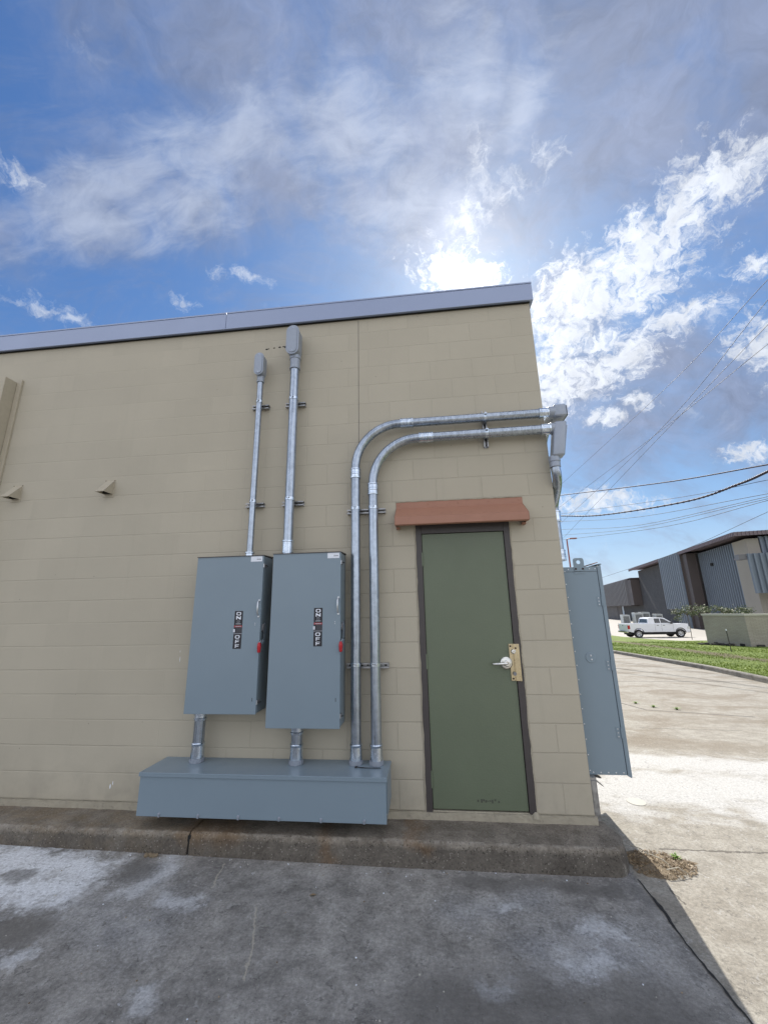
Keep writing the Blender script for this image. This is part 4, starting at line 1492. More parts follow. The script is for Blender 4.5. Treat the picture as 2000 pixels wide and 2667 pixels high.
for hz_ in (1.522, 1.018, .525):
    h = MB()
    h.box(.270, .300, Y0 - .003, Y0, hz_ - .038, hz_ + .038, 'grey', .0006)
    h.tube([(.3065, Y0 - .006, hz_ - .038), (.3065, Y0 - .006, hz_ + .038)], .006, 'grey', 10)
    h.box(.312, .326, Y0 - .0085, Y0 - .0045, hz_ - .036, hz_ + .036, 'grey')
    for dz_ in (-.027, 0, .027):
        h.lathe((.284, Y0 - .003, hz_ + dz_), (0, -1, 0), [(0, .0048), (.002, .004)], 'bolt', 8)
    off(h, bx); h.build('lid_hinge', CB)
# strut legs under the cabinet
sp = MB()
sp.box(.014, .018, .045, .085, -.055, .21, 'strut')
sp.box(.018, .056, .042, .046, -.055, .21, 'strut')
sp.box(.018, .056, .084, .088, -.055, .21, 'strut')
sp.box(.0555, .058, .046, .056, -.055, .21, 'strut')
sp.box(.0555, .058, .074, .084, -.055, .21, 'strut')
off(sp, bx); sp.build('strut_leg', CB)
sp = MB()
sp.box(.014, .060, .050, .90, .190, .2305, 'strut')
sp.prism([(.050, .205), (.115, .158), (.118, .162), (.058, .214)], 'y', .085, .13, 'strut')
sp.prism([(.056, .222), (.108, .212), (.110, .219), (.056, .230)], 'y', .085, .13, 'frame')
off(sp, bx); sp.build('support_bracket', CB)

# ------------------------------------------------------------------ litter, weed, drain cover
lit = MB()
for i in range(1500):
    t = random.random() ** .7
    a = random.uniform(0, 2 * math.pi)
    x = .33 + .23 * t * math.cos(a) - .02; y = -.17 + .16 * t * math.sin(a)
    if x < .125 and y < -.05: continue
    z = gz(x, y) + .004 + .018 * (1 - t) * random.random() + .002
    s_ = random.uniform(.004, .014); b_ = random.uniform(0, 3.14)
    ux, uy = math.cos(b_) * s_, math.sin(b_) * s_
    wv = random.uniform(.15, .5)
    h1 = random.uniform(-.006, .008)
    lit.add([(x - ux, y - uy, z), (x + uy * wv, y - ux * wv, z + h1), (x + ux, y + uy, z + random.uniform(-.004, .006)), (x - uy * wv, y + ux * wv, z + .002)], [(0, 1, 2, 3)], 'dry')
tag(lit.build('leaf_litter'), 'brown dry leaf litter heaped beside the curb end', 'leaf litter', kind='stuff')
mo = MB()
NR, NA = 7, 40
vs = [(.31, -.17, gz(0, 0) + .020)]
for r_ in range(1, NR):
    for q in range(NA):
        a = 2 * math.pi * q / NA
        f = r_ / (NR - 1)
        rr = f * (1 + .18 * math.sin(3 * a + 1) + .10 * math.sin(7 * a) + random.uniform(-.05, .05))
        z = gz(0, 0) + .021 * (1 - f) ** 1.2 + (random.uniform(-.004, .005) if r_ < NR - 1 else 0) - (.01 if r_ == NR - 1 else 0)
        vs.append((.31 + .235 * rr * math.cos(a), -.17 + .165 * rr * math.sin(a), z))
fs = [(0, 1 + q, 1 + (q + 1) % NA) for q in range(NA)]
for r_ in range(1, NR - 1):
    o0 = 1 + (r_ - 1) * NA
    fs += [(o0 + q, o0 + NA + q, o0 + NA + (q + 1) % NA, o0 + (q + 1) % NA) for q in range(NA)]
mo.add(vs, fs, 'mound', True)
tag(mo.build('soil_mound'), 'low mound of brown soil where the curb ends', 'soil', kind='stuff')
tw = MB()
for (a, b, c) in (((.27, -.12), (.33, -.20), (.37, -.26)), ((.20, -.02), (.25, -.08), (.29, -.10)), ((.30, -.30), (.38, -.28), (.43, -.29))):
    tw.tube([(a[0], a[1], -.16), (b[0], b[1], -.155), (c[0], c[1], -.185)], [.003, .003, .0015], 'vent', 6)
tag(tw.build('dry_twigs'), 'few pale dry twigs on the litter by the curb end', 'twig', kind='stuff')


def weed(x, y, label, n=26, h=.06, spread=.05, k='weed'):
    mb = MB()
    for i in range(n):
        a = random.uniform(0, 2 * math.pi); l = h * random.uniform(.5, 1.1); sp_ = spread * random.uniform(.3, 1.2)
        bx_, by_ = random.uniform(-.01, .01), random.uniform(-.01, .01)
        wx, wy = -math.sin(a) * .004, math.cos(a) * .004
        ex, ey = bx_ + sp_ * math.cos(a), by_ + sp_ * math.sin(a)
        mx, my = bx_ + sp_ * .45 * math.cos(a), by_ + sp_ * .45 * math.sin(a)
        mb.add([(bx_ - wx * .5, by_ - wy * .5, 0), (bx_ + wx * .5, by_ + wy * .5, 0), (mx + wx * 1.3, my + wy * 1.3, l * .7), (mx - wx * 1.3, my - wy * 1.3, l * .7), (ex, ey, l * .8)],
               [(0, 1, 2, 3), (3, 2, 4)], k)
    return tag(mb.build('weed', None, (x, y, gz(x, y))), label, 'weed', 'small green weeds growing from joints')


weed(.46, -.10, 'small bright green weed at the edge of the leaf litter', 26, .035, .032)
for x, y, lb in ((2.72, 5.30, 'green weed tuft in the yard crack, farthest of the row'), (2.86, 4.95, 'green weed tuft in the yard crack, middle of the row'),
                 (3.15, 4.75, 'green weed tuft in the yard crack, nearest of the row')):
    weed(x, y, lb, 30, .045, .08)

dc = MB()
dc.lathe((.61, .76, gz(.61, .76) + .001), (0, 0, 1), [(0, .075), (.002, .075), (.003, .070)], 'cap', 28)
tag(dc.build('cleanout_cover'), 'small round pale cover set in the sunlit slab', 'drain cover')

pb = MB()
for i in range(170):
    x = random.uniform(-4.6, .0); y = random.uniform(-1.6, -.36)
    if random.random() < .35: y = -.345 - random.random() ** 2 * .08
    s_ = random.uniform(.002, .0055)
    bm = bmesh.new(); bmesh.ops.create_icosphere(bm, subdivisions=1, radius=s_)
    for v_ in bm.verts:
        v_.co *= random.uniform(.7, 1.2); v_.co.z *= .6
    bmesh.ops.translate(bm, vec=(x, y, gz(x, y) + s_ * .4), verts=bm.verts)
    pb.frombm(bm, random.choice(['cap', 'dry', 'kerb', 'white']), False)
tag(pb.build('gravel_bits'), 'scattered tiny stones and grit on the shaded slab', 'gravel', kind='stuff')
dl_ = MB()
dl_.add([(-1.93, -.655, gz(-1.9, -.65) + .004), (-1.905, -.665, gz(-1.9, -.65) + .010), (-1.885, -.645, gz(-1.9, -.65) + .004), (-1.91, -.638, gz(-1.9, -.65) + .006)], [(0, 1, 2, 3)], 'dry')
tag(dl_.build('dead_leaf'), 'single small yellow-brown leaf on the shaded slab', 'leaf')
cl_ = MB()
for i in range(5):
    bm = bmesh.new(); bmesh.ops.create_icosphere(bm, subdivisions=2, radius=.016)
    for v_ in bm.verts: v_.co *= random.uniform(.6, 1.1)
    bmesh.ops.translate(bm, vec=(-3.20 + i * .018, -.352 - random.uniform(0, .02), gz(-3.2, -.35) + .008), verts=bm.verts)
    cl_.frombm(bm, 'mound')
tag(cl_.build('dirt_clods'), 'small brown dirt clods against the curb foot', 'dirt', kind='stuff')

# ------------------------------------------------------------------ kerb, grass strip
kp = [(7.95, 60), (7.9, 40), (7.85, 28), (7.67, 18.04), (7.43, 11.03), (6.98, 7.96), (6.3, 5.2), (5.2, 2.6), (3.8, 0.2), (2.0, -2.5)]
def dense(p, st=.6):
    out = []
    for (a, b), (c, d) in zip(p[:-1], p[1:]):
        n_ = max(1, int(math.hypot(c - a, d - b) / st))
        out += [(a + (c - a) * i / n_, b + (d - b) * i / n_) for i in range(n_)]
    return out + [p[-1]]


kd_ = dense(kp)
kd_ = [kd_[0]] + [((kd_[i - 1][0] + 2 * kd_[i][0] + kd_[i + 1][0]) / 4, (kd_[i - 1][1] + 2 * kd_[i][1] + kd_[i + 1][1]) / 4) for i in range(1, len(kd_) - 1)] + [kd_[-1]]
kb = MB()
prof = [(0, -.05), (.008, .10), (.02, .125), (.15, .13), (.16, -.05)]
vs = []
for i, (x, y) in enumerate(kd_):
    a = kd_[max(i - 1, 0)]; b = kd_[min(i + 1, len(kd_) - 1)]
    d_ = Vector((b[0] - a[0], b[1] - a[1])).normalized()
    nx, ny = -d_.y, d_.x     # to the right hand (grass side)
    if nx < 0: nx, ny = -nx, -ny
    for o_, h_ in prof:
        vs.append((x + nx * o_, y + ny * o_, gz(x, y) + h_))
nP = len(prof)
kb.add(vs, [(i * nP + j, i * nP + j + 1, (i + 1) * nP + j + 1, (i + 1) * nP + j) for i in range(len(kd_) - 1) for j in range(nP - 1)], 'kerb')
tag(kb.build('kerb'), kind='structure')

gr = MB()
# grass sheet: rows along the kerb to the lot edge
def far_edge(y):
    return 16.3 if y > 26.4 else 60.0
rows = []
yy_ = [60, 50, 42, 36, 32, 29, 27.2, 26.4, 26.39] + [26 - .5 * i for i in range(60)]
def kerb_x(y):
    for (a, b), (c, d) in zip(kd_[:-1], kd_[1:]):
        if d <= y <= b:
            return a + (c - a) * ((y - b) / (d - b) if d != b else 0)
    return kd_[-1][0]
cols = 26
vs = []
for y in yy_:
    xk = kerb_x(max(y, -2.4)) + .155
    xf = far_edge(y)
    for j in range(cols + 1):
        t = (j / cols) ** 1.5
        x = xk + (xf - xk) * t
        vs.append((x, y, gz(x, y) + .115 + .03 * math.sin(x * 1.3 + y * .7) * (1 if 0 < j < cols else 0) * .6 - (.11 if j == cols else 0)))
gr.add(vs, [(i * (cols + 1) + j, i * (cols + 1) + j + 1, (i + 1) * (cols + 1) + j + 1, (i + 1) * (cols + 1) + j) for i in range(len(yy_) - 1) for j in range(cols)], 'grass', True)
tag(gr.build('lawn'), kind='structure')
gb = MB()
vs = []; fs = []
for i in range(26000):
    y = 5.5 + 21 * random.random() ** 1.3
    xk = kerb_x(y) + .16
    x = xk + (8.5) * random.random() ** 1.2
    # keep the muddy rut bare
    rx = 10.5 + max(0, (y - 13.7)) * .09
    if abs(x - rx) < .35 and random.random() < .75: continue
    z = gz(x, y) + .112
    h_ = random.uniform(.018, .055); a = random.uniform(0, 3.14)
    w_ = .006 + .0009 * y
    lx, ly = random.uniform(-.03, .03), random.uniform(-.03, .03)
    o_ = len(vs)
    vs += [(x - math.cos(a) * w_, y - math.sin(a) * w_, z), (x + math.cos(a) * w_, y + math.sin(a) * w_, z), (x + lx, y + ly, z + h_)]
    fs.append((o_, o_ + 1, o_ + 2))
gb.add(vs, fs, 'blade')
tag(gb.build('grass_blades'), 'bright green grass growing on the strip behind the kerb', 'grass', kind='stuff')

# ------------------------------------------------------------------ pale screen wall
SW = thing('screen_wall', 'low pale block screen wall with a light cap on the grass', 'wall', (14.76, 22.68, 0))
zt = .95
mb = MB()
A_ = (14.76, 22.68); B_ = (15.21, 20.05)
th = .22
ux, uy = (B_[0] - A_[0]), (B_[1] - A_[1]); l = math.hypot(ux, uy); ux /= l; uy /= l
nx, ny = -uy, ux       # inward (+x)
C_ = (31.0, 17.45); D_p = (30.5, 20.1)
def wallseg(mb, p, q, z0, z1, th, k, e=0.0):
    dx_, dy_ = q[0] - p[0], q[1] - p[1]; L_ = math.hypot(dx_, dy_); dx_ /= L_; dy_ /= L_
    px_, py_ = -dy_, dx_
    pp = (p[0] - dx_ * e, p[1] - dy_ * e); qq = (q[0] + dx_ * e, q[1] + dy_ * e)
    pts = [(pp[0] - px_ * e, pp[1] - py_ * e), (qq[0] - px_ * e, qq[1] - py_ * e), (qq[0] + px_ * (th + e), qq[1] + py_ * (th + e)), (pp[0] + px_ * (th + e), pp[1] + py_ * (th + e))]
    mb.prism(pts, 'z', z0, z1, k)
wallseg(mb, A_, (B_[0] - ux * .0, B_[1]), -1.1, zt, th, 'pbrick')
wallseg(mb, (B_[0] + nx * th, B_[1] + ny * th), C_, -1.1, zt, th, 'pbrick')
wallseg(mb, (A_[0] + nx * (th + .002), A_[1] + ny * th - .02), (30.9, 19.9), -1.1, zt, .2, 'pbrick')
off(mb, SW.location); mb.build('wall_body', SW)
mb = MB()
wallseg(mb, A_, B_, zt + .002, zt + .10, th, 'cap', .04)
wallseg(mb, (B_[0] + nx * (th + .045), B_[1] + ny * th), C_, zt + .002, zt + .098, th, 'cap', .04)
off(mb, SW.location); mb.build('wall_cap', SW)
mb = MB()
for f in (.15, .72):
    x = B_[0] + (C_[0] - B_[0]) * (.003 + .0) ; 
for (px, py) in ((14.86, 22.1), (15.13, 20.5)):
    mb.box(px - .06, px + .02, py - .12, py + .12, gz(px, py) + .06, gz(px, py) + .26, 'gap')
off(mb, SW.location); mb.build('weep_vent', SW)
rb = MB()
for i in range(14):
    t = i / 13
    x = 14.45 + t * 1.3 + random.uniform(-.15, .15); y = 22.6 - t * 2.6 + random.uniform(-.15, .1)
    bm = bmesh.new(); bmesh.ops.create_cube(bm, size=1)
    bmesh.ops.scale(bm, vec=(random.uniform(.1, .35), random.uniform(.08, .3), random.uniform(.05, .16)), verts=bm.verts)
    bmesh.ops.rotate(bm, matrix=Matrix.Rotation(random.uniform(0, 3), 3, 'Z'), verts=bm.verts)
    bmesh.ops.translate(bm, vec=(x - .1, y, gz(x, y) + .17), verts=bm.verts)
    rb.frombm(bm, 'rubble')
tag(rb.build('rubble'), 'dark rubble scattered along the foot of the pale screen wall', 'rubble', kind='stuff')
mk = thing('marker_post', 'thin dark marker stake with a white tip standing in the grass', 'stake', (11.98, 16.63, gz(12, 16.6) + .10))
mb = MB(); mb.tube([(0, 0, 0), (-.02, 0, .92)], .016, 'rubble', 8); mb.build('stake', mk)
mb = MB(); mb.tube([(-.02, 0, .92), (-.021, 0, .99)], .022, 'white', 8); mb.build('tip', mk)


# ------------------------------------------------------------------ vehicles
def wheel(parent, x, y, r, w_, side):
    """side -1: outer face towards -Y"""
    mb = MB()
    mb.lathe((x, y, r), (0, side, 0), [(0, r * .55), (0, r * .93), (w_ * .12, r), (w_ * .88, r), (w_, r * .93), (w_, r * .62), (w_ * .86, r * .60)], 'tyre', 30)
    ob = mb.build('wheel', parent)
    m2 = MB()
    m2.lathe((x, y + side * w_ * .80, r), (0, side, 0), [(0, r * .61), (w_ * .16, r * .60), (w_ * .10, r * .50), (w_ * .06, r * .30), (w_ * .16, r * .20), (w_ * .18, r * .12)], 'rim', 24)
    for q in range(6):
        a = q * math.pi / 3
        m2.lathe((x + math.cos(a) * r * .42, y + side * w_ * .87, r + math.sin(a) * r * .42), (0, side, 0), [(0, r * .09), (.01, r * .09)], 'gap', 8)
    m2.build('rim', ob)
    return ob


def side_panel(mb, poly, y0, y1, k):
    mb.prism(poly, 'y', y0, y1, k)


TRK = thing('pickup_truck', 'white crew cab pickup truck parked in the lot beyond the grass', 'pickup truck', (17.39 - .85, 36.15 + 0.0, gz(18, 37) + .0), R(1.0))
TRK.scale = (.91, .91, .91)
def arch(cx, r, z0, n=12, a0=180, a1=0):
    return [(cx + r * math.cos(R(a0 + (a1 - a0) * i / n)), z0 + r * math.sin(R(a0 + (a1 - a0) * i / n))) for i in range(n + 1)]
# side outline, x forward, z up : body lower
sill = .52
low = [(0.06, sill + .10), (0.04, .66), (0.02, 1.20), (0.03, 1.36), (1.95, 1.36), (2.02, 1.33), (4.35, 1.30), (5.20, 1.24), (5.62, 1.10), (5.74, .92), (5.76, .60), (5.55, .50)]
low += [(5.34, .50)] + [(4.86 + .48 * math.cos(R(a)), .42 + .50 * math.sin(R(a))) for a in range(8, 173, 12)] + [(4.38, .50)]
low += [(1.46, .50)] + [(.98 + .48 * math.cos(R(a)), .42 + .50 * math.sin(R(a))) for a in range(8, 173, 12)] + [(.50, .52)]
mb = MB()
def body_side(pts, y0, y1):
    mb.prism(pts, 'y', y0, y1, 'carwhite')
mb.prism(low, 'y', 0.0, .10, 'carwhite')
mb.prism(low, 'y', 1.90, 2.0, 'carwhite')
mb.box(2.0, 5.70, .10, 1.90, .62, 1.29, 'carwhite')
mb.box(.06, 1.95, .10, 1.90, .60, .72, 'carwhite')
mb.box(1.90, 2.02, .10, 1.90, .72, 1.33, 'carwhite')
# crowned hood
mb.prism([(4.30, 1.29), (4.35, 1.33), (5.20, 1.26), (5.60, 1.12), (5.60, 1.0), (4.3, 1.0)], 'y', .16, 1.84, 'carwhite')
# cab (tapered greenhouse)
cab = [(1.98, 1.33), (2.05, 1.78), (2.18, 1.90), (2.6, 1.935), (3.35, 1.925), (3.62, 1.86), (4.42, 1.31)]
n_ = len(cab)
def inset(z): return .06 + max(0, z - 1.33) * .22
vs = [(x, inset(z), z) for x, z in cab] + [(x, 2.0 - inset(z), z) for x, z in cab]
mb.add(vs, [tuple(range(n_)), tuple(range(n_, 2 * n_))[::-1]] + [(i, (i + 1) % n_, n_ + (i + 1) % n_, n_ + i) for i in range(n_)], 'carwhite')
mb.build('body', TRK)
mb = MB()
mb.box(-.01, .05, .08, 1.92, .66, 1.33, 'carwhite', .01)
tg = mb.build('tailgate', TRK)
mb = MB(); mb.box(-.018, -.011, .93, 1.07, 1.14, 1.22, 'trim'); mb.build('gate_handle', tg)
mb = MB()
mb.box(-.12, .02, .05, 1.95, .50, .66, 'chr', .02); mb.box(-.13, -.05, .6, 1.4, .60, .67, 'trim')
mb.build('rear_bumper', TRK)
mb = MB(); mb.box(5.60, 5.82, .04, 1.96, .46, .66, 'chr', .03); mb.build('front_bumper', TRK)
mb = MB(); mb.box(5.70, 5.79, .45, 1.55, .70, 1.02, 'trim', .01); mb.build('grille', TRK)
for yy, s_ in ((-.012, 1), (1.93, 1)):
    mb = MB(); mb.box(-.015, .20, yy, yy + .082, .86, 1.22, 'lampred', .01); mb.build('tail_lamp', TRK)
for yy in (.012, 1.72):
    mb = MB(); mb.box(5.50, 5.765, yy - .02, yy + .28, .80, 1.04, 'lampclear', .02); mb.build('head_lamp', TRK)
for side, yb in ((-1, -.0), (1, 2.0)):
    def wpt(x, z): return (x, (inset(z) - .006) if side < 0 else (2.0 - inset(z) + .006), z)
    for poly in ([(2.62, 1.40), (2.62, 1.80), (2.70, 1.83), (3.12, 1.83), (3.12, 1.40)], [(3.20, 1.40), (3.20, 1.83), (3.42, 1.81), (3.60, 1.74), (4.12, 1.40)]):
        mb = MB()
        f = [wpt(*q) for q in poly]; b_ = [(q[0], q[1] - side * .004, q[2]) for q in f]
        nn = len(f)
        mb.add(f + b_, [tuple(range(nn)), tuple(range(nn, 2 * nn))[::-1]] + [(i, (i + 1) % nn, nn + (i + 1) % nn, nn + i) for i in range(nn)], 'glass')
        mb.build('side_window', TRK)
    mb = MB()
    f = [wpt(*q) for q in [(2.06, 1.42), (2.12, 1.76), (2.2, 1.80), (2.50, 1.80), (2.52, 1.42)]]; b_ = [(q[0], q[1] - side * .004, q[2]) for q in f]
    yy = .0 - .003 if side < 0 else 2.003
    for hx in (2.72, 3.30):
        mb.box(hx, hx + .20, min(yy, yy + side * .02), max(yy, yy + side * .02), 1.16, 1.20, 'trim', .004)
    mb.build('door_handles', TRK)
    mb = MB()
    for sx in (2.56, 3.16, 4.24):
        mb.box(sx, sx + .012, min(yy, yy + side * .0015), max(yy, yy + side * .0015), .60, 1.29, 'trim')
    mb.box(1.46, 4.38, min(yy, yy + side * .004), max(yy, yy + side * .004), .50, .56, 'trim')
    mb.build('door_seams', TRK)
    mb = MB(); mb.box(3.98, 4.12, min(yy + side * .02, yy + side * .24), max(yy + side * .02, yy + side * .24), 1.32, 1.50, 'trim', .03); mb.build('wing_mirror', TRK)
    for cx in (.98, 4.86):
        mb = MB()
        pts_o = [(cx + .50 * math.cos(R(a)), .42 + .52 * math.sin(R(a))) for a in range(5, 176, 10)]
        pts_i = [(cx + .455 * math.cos(R(a)), .42 + .475 * math.sin(R(a))) for a in range(5, 176, 10)]
        mb.prism(pts_o + pts_i[::-1], 'y', min(yy, yy + side * .03), max(yy, yy + side * .03), 'trim')
        mb.build('arch_trim', TRK)
    for cx in (.98, 4.86):
        wheel(TRK, cx, .30 if side < 0 else 1.70, .405, .27, side)
mb = MB()
vs = [(4.36, .24, 1.36), (4.36, 1.76, 1.36), (3.66, 1.60, 1.84), (3.66, .40, 1.84)]
mb.add([(x + .012, y, z + .012) for x, y, z in vs] + vs, [(0, 1, 2, 3), (7, 6, 5, 4), (0, 4, 5, 1), (1, 5, 6, 2), (2, 6, 7, 3), (3, 7, 4, 0)], 'glass')
mb.build('windscreen', TRK)
mb = MB()
vs = [(2.00, .22, 1.42), (2.00, 1.78, 1.42), (2.07, 1.70, 1.80), (2.07, .30, 1.80)]
mb.add([(x - .016, y, z) for x, y, z in vs] + vs, [(0, 1, 2, 3), (7, 6, 5, 4), (0, 4, 5, 1), (1, 5, 6, 2), (2, 6, 7, 3), (3, 7, 4, 0)], 'glass')
mb.build('rear_window', TRK)
mb = MB(); mb.box(.3, 5.5, .35, 1.65, .30, .60, 'trim'); mb.build('chassis', TRK)


def dark_suv(label, loc, rz):
    S = thing('parked_car', label, 'car', loc, rz, 'dark vehicles parked by the grey building')
    prof_ = [(0, .35), (-.03, .75), (.05, 1.05), (.22, 1.62), (.5, 1.70), (2.6, 1.68), (3.35, 1.12), (4.25, 1.0), (4.5, .75), (4.5, .35)]
    mb = MB()
    nn = len(prof_)
    ins = lambda z: .0 + max(0, z - 1.05) * .22
    vs = [(x, ins(z), z) for x, z in prof_] + [(x, 1.85 - ins(z), z) for x, z in prof_]
    mb.add(vs, [tuple(range(nn)), tuple(range(nn, 2 * nn))[::-1]] + [(i, (i + 1) % nn, nn + (i + 1) % nn, nn + i) for i in range(nn)], 'carblack')
    mb.build('body', S)
    for sd_ in (-1, 1):
        f = [(x, (ins(z) - .006 if sd_ < 0 else 1.85 - ins(z) + .006), z) for x, z in [(.35, 1.12), (.45, 1.55), (2.5, 1.56), (3.1, 1.14)]]
        mb = MB(); mb.add(f + [(a, b_ - sd_ * .003, c) for a, b_, c in f], [(0, 1, 2, 3), (7, 6, 5, 4), (0, 4, 5, 1), (1, 5, 6, 2), (2, 6, 7, 3), (3, 7, 4, 0)], 'glass'); mb.build('side_window', S)
        for cx in (.85, 3.6):
            wheel(S, cx, .22 if sd_ < 0 else 1.63, .35, .23, sd_)
    mb = MB(); mb.box(-.05, .02, .05, .30, .85, 1.05, 'lampred'); mb.box(-.05, .02, 1.55, 1.80, .85, 1.05, 'lampred'); mb.build('tail_lamp', S)
    return S


dark_suv('dark car parked left of the white pickup, half hidden by the cabinet', (17.6, 45.0, gz(18, 45)), R(182))
s2 = dark_suv('dark upright vehicle parked behind the dark car', (18.6, 50.0, gz(18, 50)), R(184))

# ------------------------------------------------------------------ grey commercial building
BD = thing('commercial_building', 'large grey building with corrugated metal panels and sloped roof edges', 'building', (28.2, 37.0, -1.10), -math.atan2(.196, .981))


def corrug(mb, p0, p1, z0, z1, k, pitch=.42, dep=.09, slope=0.0):
    """ribbed metal sheet between two plan points, ribs vertical; outward = left of p0->p1"""
    dx_, dy_ = p1[0] - p0[0], p1[1] - p0[1]; L_ = math.hypot(dx_, dy_); dx_ /= L_; dy_ /= L_
    nx_, ny_ = -dy_, dx_
    n_ = max(1, int(L_ / pitch))
    st = L_ / n_
    pts = []
    for i in range(n_):
        for f, h_ in ((0, 0), (.55, 0), (.62, dep), (.93, dep)):
            pts.append(((i + f) * st, h_))
    pts.append((L_, 0))
    vs = []
    for s_, h_ in pts:
        x = p0[0] + dx_ * s_ + nx_ * h_; y = p0[1] + dy_ * s_ + ny_ * h_
        vs += [(x, y, z0), (x, y, z1 + slope * s_)]
    mb.add(vs, [(2 * i, 2 * i + 2, 2 * i + 3, 2 * i + 1) for i in range(len(pts) - 1)], k)


mb = MB()
mb.box(.0, 18, 10.3, 34, 0, 8.7, 'dbrick')
mb.box(.02, 18, 34.003, 64, 0, 7.0, 'dbrick')
mb.box(.35, 18, 1.5, 10.297, 0, 8.6, 'dbrick')
mb.build('main_wall', BD)
mb = MB()
mb.box(-.12, .8, -1.0, 1.5, 0, 8.5, 'stucco')
mb.box(.803, 22, -.9, 1.4, 0, 8.3, 'stucco')
mb.build('stucco_wall', BD)
# projecting ribbed panel (tower)
mb = MB()
corrug(mb, (-1.15, 11.75), (-1.15, 18.8), 2.3, 9.0, 'corr', .60, .16)
corrug(mb, (-1.15, 11.75), (-1.15, 15.4), 0.05, 2.29, 'corr', .60, .16)
mb.build('ribbed_panel', BD)
mb = MB()
mb.box(-1.13, .0, 11.72, 11.90, 0, 8.95, 'brown')
mb.box(-1.14, 0, 18.75, 18.85, 2.3, 8.95, 'brown')
mb.box(-1.10, 0, 11.9, 18.7, 2.2, 2.3, 'brown')
mb.box(-.02, .35, 10.3, 10.5, 0, 8.6, 'brown')
mb.box(-.9, -.01, 10.5, 11.7, 0, 8.7, 'brown')
mb.build('brown_return', BD)
mb = MB()
corrug(mb, (.345, 1.5), (.345, 10.29), 0.05, 8.6, 'corr', .46, .13)
mb.build('ribbed_wall', BD)
mb = MB()
mb.box(-1.2, 17.9, -1.6, 11.70, 8.92, 9.02, 'fasc2')
corrug(mb, (-1.22, -1.6), (-1.22, 11.68), 8.72, 9.10, 'fasc2', .30, .06)
corrug(mb, (18, -1.62), (-1.22, -1.62), 8.72, 9.10, 'fasc2', .30, .06)
mb.box(-1.2, 17.9, 18.86, 34.6, 8.92, 9.02, 'fasc2')
corrug(mb, (-1.22, 18.9), (-1.22, 34.6), 8.72, 9.10, 'fasc2', .30, .06)
mb.box(-1.2, 17.9, 11.70, 18.86, 9.00, 9.08, 'fasc2')
mb.build('roof', BD)
# low wing
mb = MB()
corrug(mb, (-1.3, 36.5), (-1.3, 66), 3.0, 7.5, 'corrb', 1.0, .30)
corrug(mb, (-.05, 52.0), (-.05, 66), 0.0, 3.0, 'corrb', 1.0, .2)
mb.build('ribbed_wing', BD)
mb = MB()
mb.box(-1.33, 0, 34.2, 36.48, 3.0, 7.35, 'brown')
mb.box(-1.28, 0, 36.5, 65, 2.9, 2.99, 'brown')
mb.box(-.03, 0, 49.5, 52, 0, 2.9, 'brown')
mb.build('wing_return', BD)
mb = MB()
mb.box(-1.4, 17.9, 34.2, 66.2, 7.5, 7.62, 'fasc2')
mb.build('wing_roof', BD)
# near hung canopy panel
mb = MB()
corrug(mb, (20, -3.3), (-1.4, -3.3), 3.55, 6.9, 'corr', .42, .16)
mb.build('ribbed_canopy', BD)
mb = MB()
mb.box(-1.35, 20, -3.28, -1.02, 6.6, 6.75, 'fasc2')
mb.box(-1.95, -1.41, -3.28, -2.6, 6.42, 6.88, 'corrb')
mb.build('canopy_frame', BD)
mb = MB()
corrug(mb, (22, -.92), (.85, -.92), 4.0, 8.65, 'corr', .42, .16)
mb.build('ribbed_gable', BD)
for (x, y, z) in ((-.05, 20.8, 7.2), (-.05, 19.7, 2.6), (.2, 7.2, 7.0), (.2, 7.4, 2.2)):
    mb = MB(); mb.box(x - .12, x + .1, y - .22, y + .22, z - .15, z + .15, 'gap', .01); mb.build('wall_vent', BD)
mb = MB(); mb.box(-.04, 0, 47.6, 48.9, 0, 3.0, 'doorblue'); mb.build('pale_door', BD)

# air conditioning units
AZ = 'air conditioning units against the grey building'
def ac(x, y, z0, w_, d_, h_, label):
    a = thing('air_conditioner', label, 'air conditioner', (x, y, z0), R(-11), AZ)
    mb = MB(); mb.box(0, d_, 0, w_, 0, h_, 'acwhite', .03); mb.build('housing', a)
    mb = MB()
    for i in range(9):
        xx = d_ * .12 + i * d_ * .085
        mb.box(xx, xx + d_ * .05, -.012, -.002, h_ * .12, h_ * .88, 'acgrill')
    mb.build('grille', a)
    mb = MB(); mb.box(.05, d_ - .05, .05, w_ - .05, h_ - .01, h_ + .03, 'acgrill'); mb.build('top_grille', a)
ac(23.6, 53.0, -.9, 1.3, .85, 1.50, 'pale air conditioner farthest left by the pale door')
ac(24.8, 52.4, -.9, 1.3, 1.0, 1.75, 'pale air conditioner second from the pale door')
ac(26.1, 53.4, -.9, 1.3, 1.0, 1.80, 'pale air conditioner behind the pickup cab, third from the pale door')
ac(27.2, 52.2, -.9, 1.3, .8, 1.55, 'pale air conditioner nearest the ribbed panel')



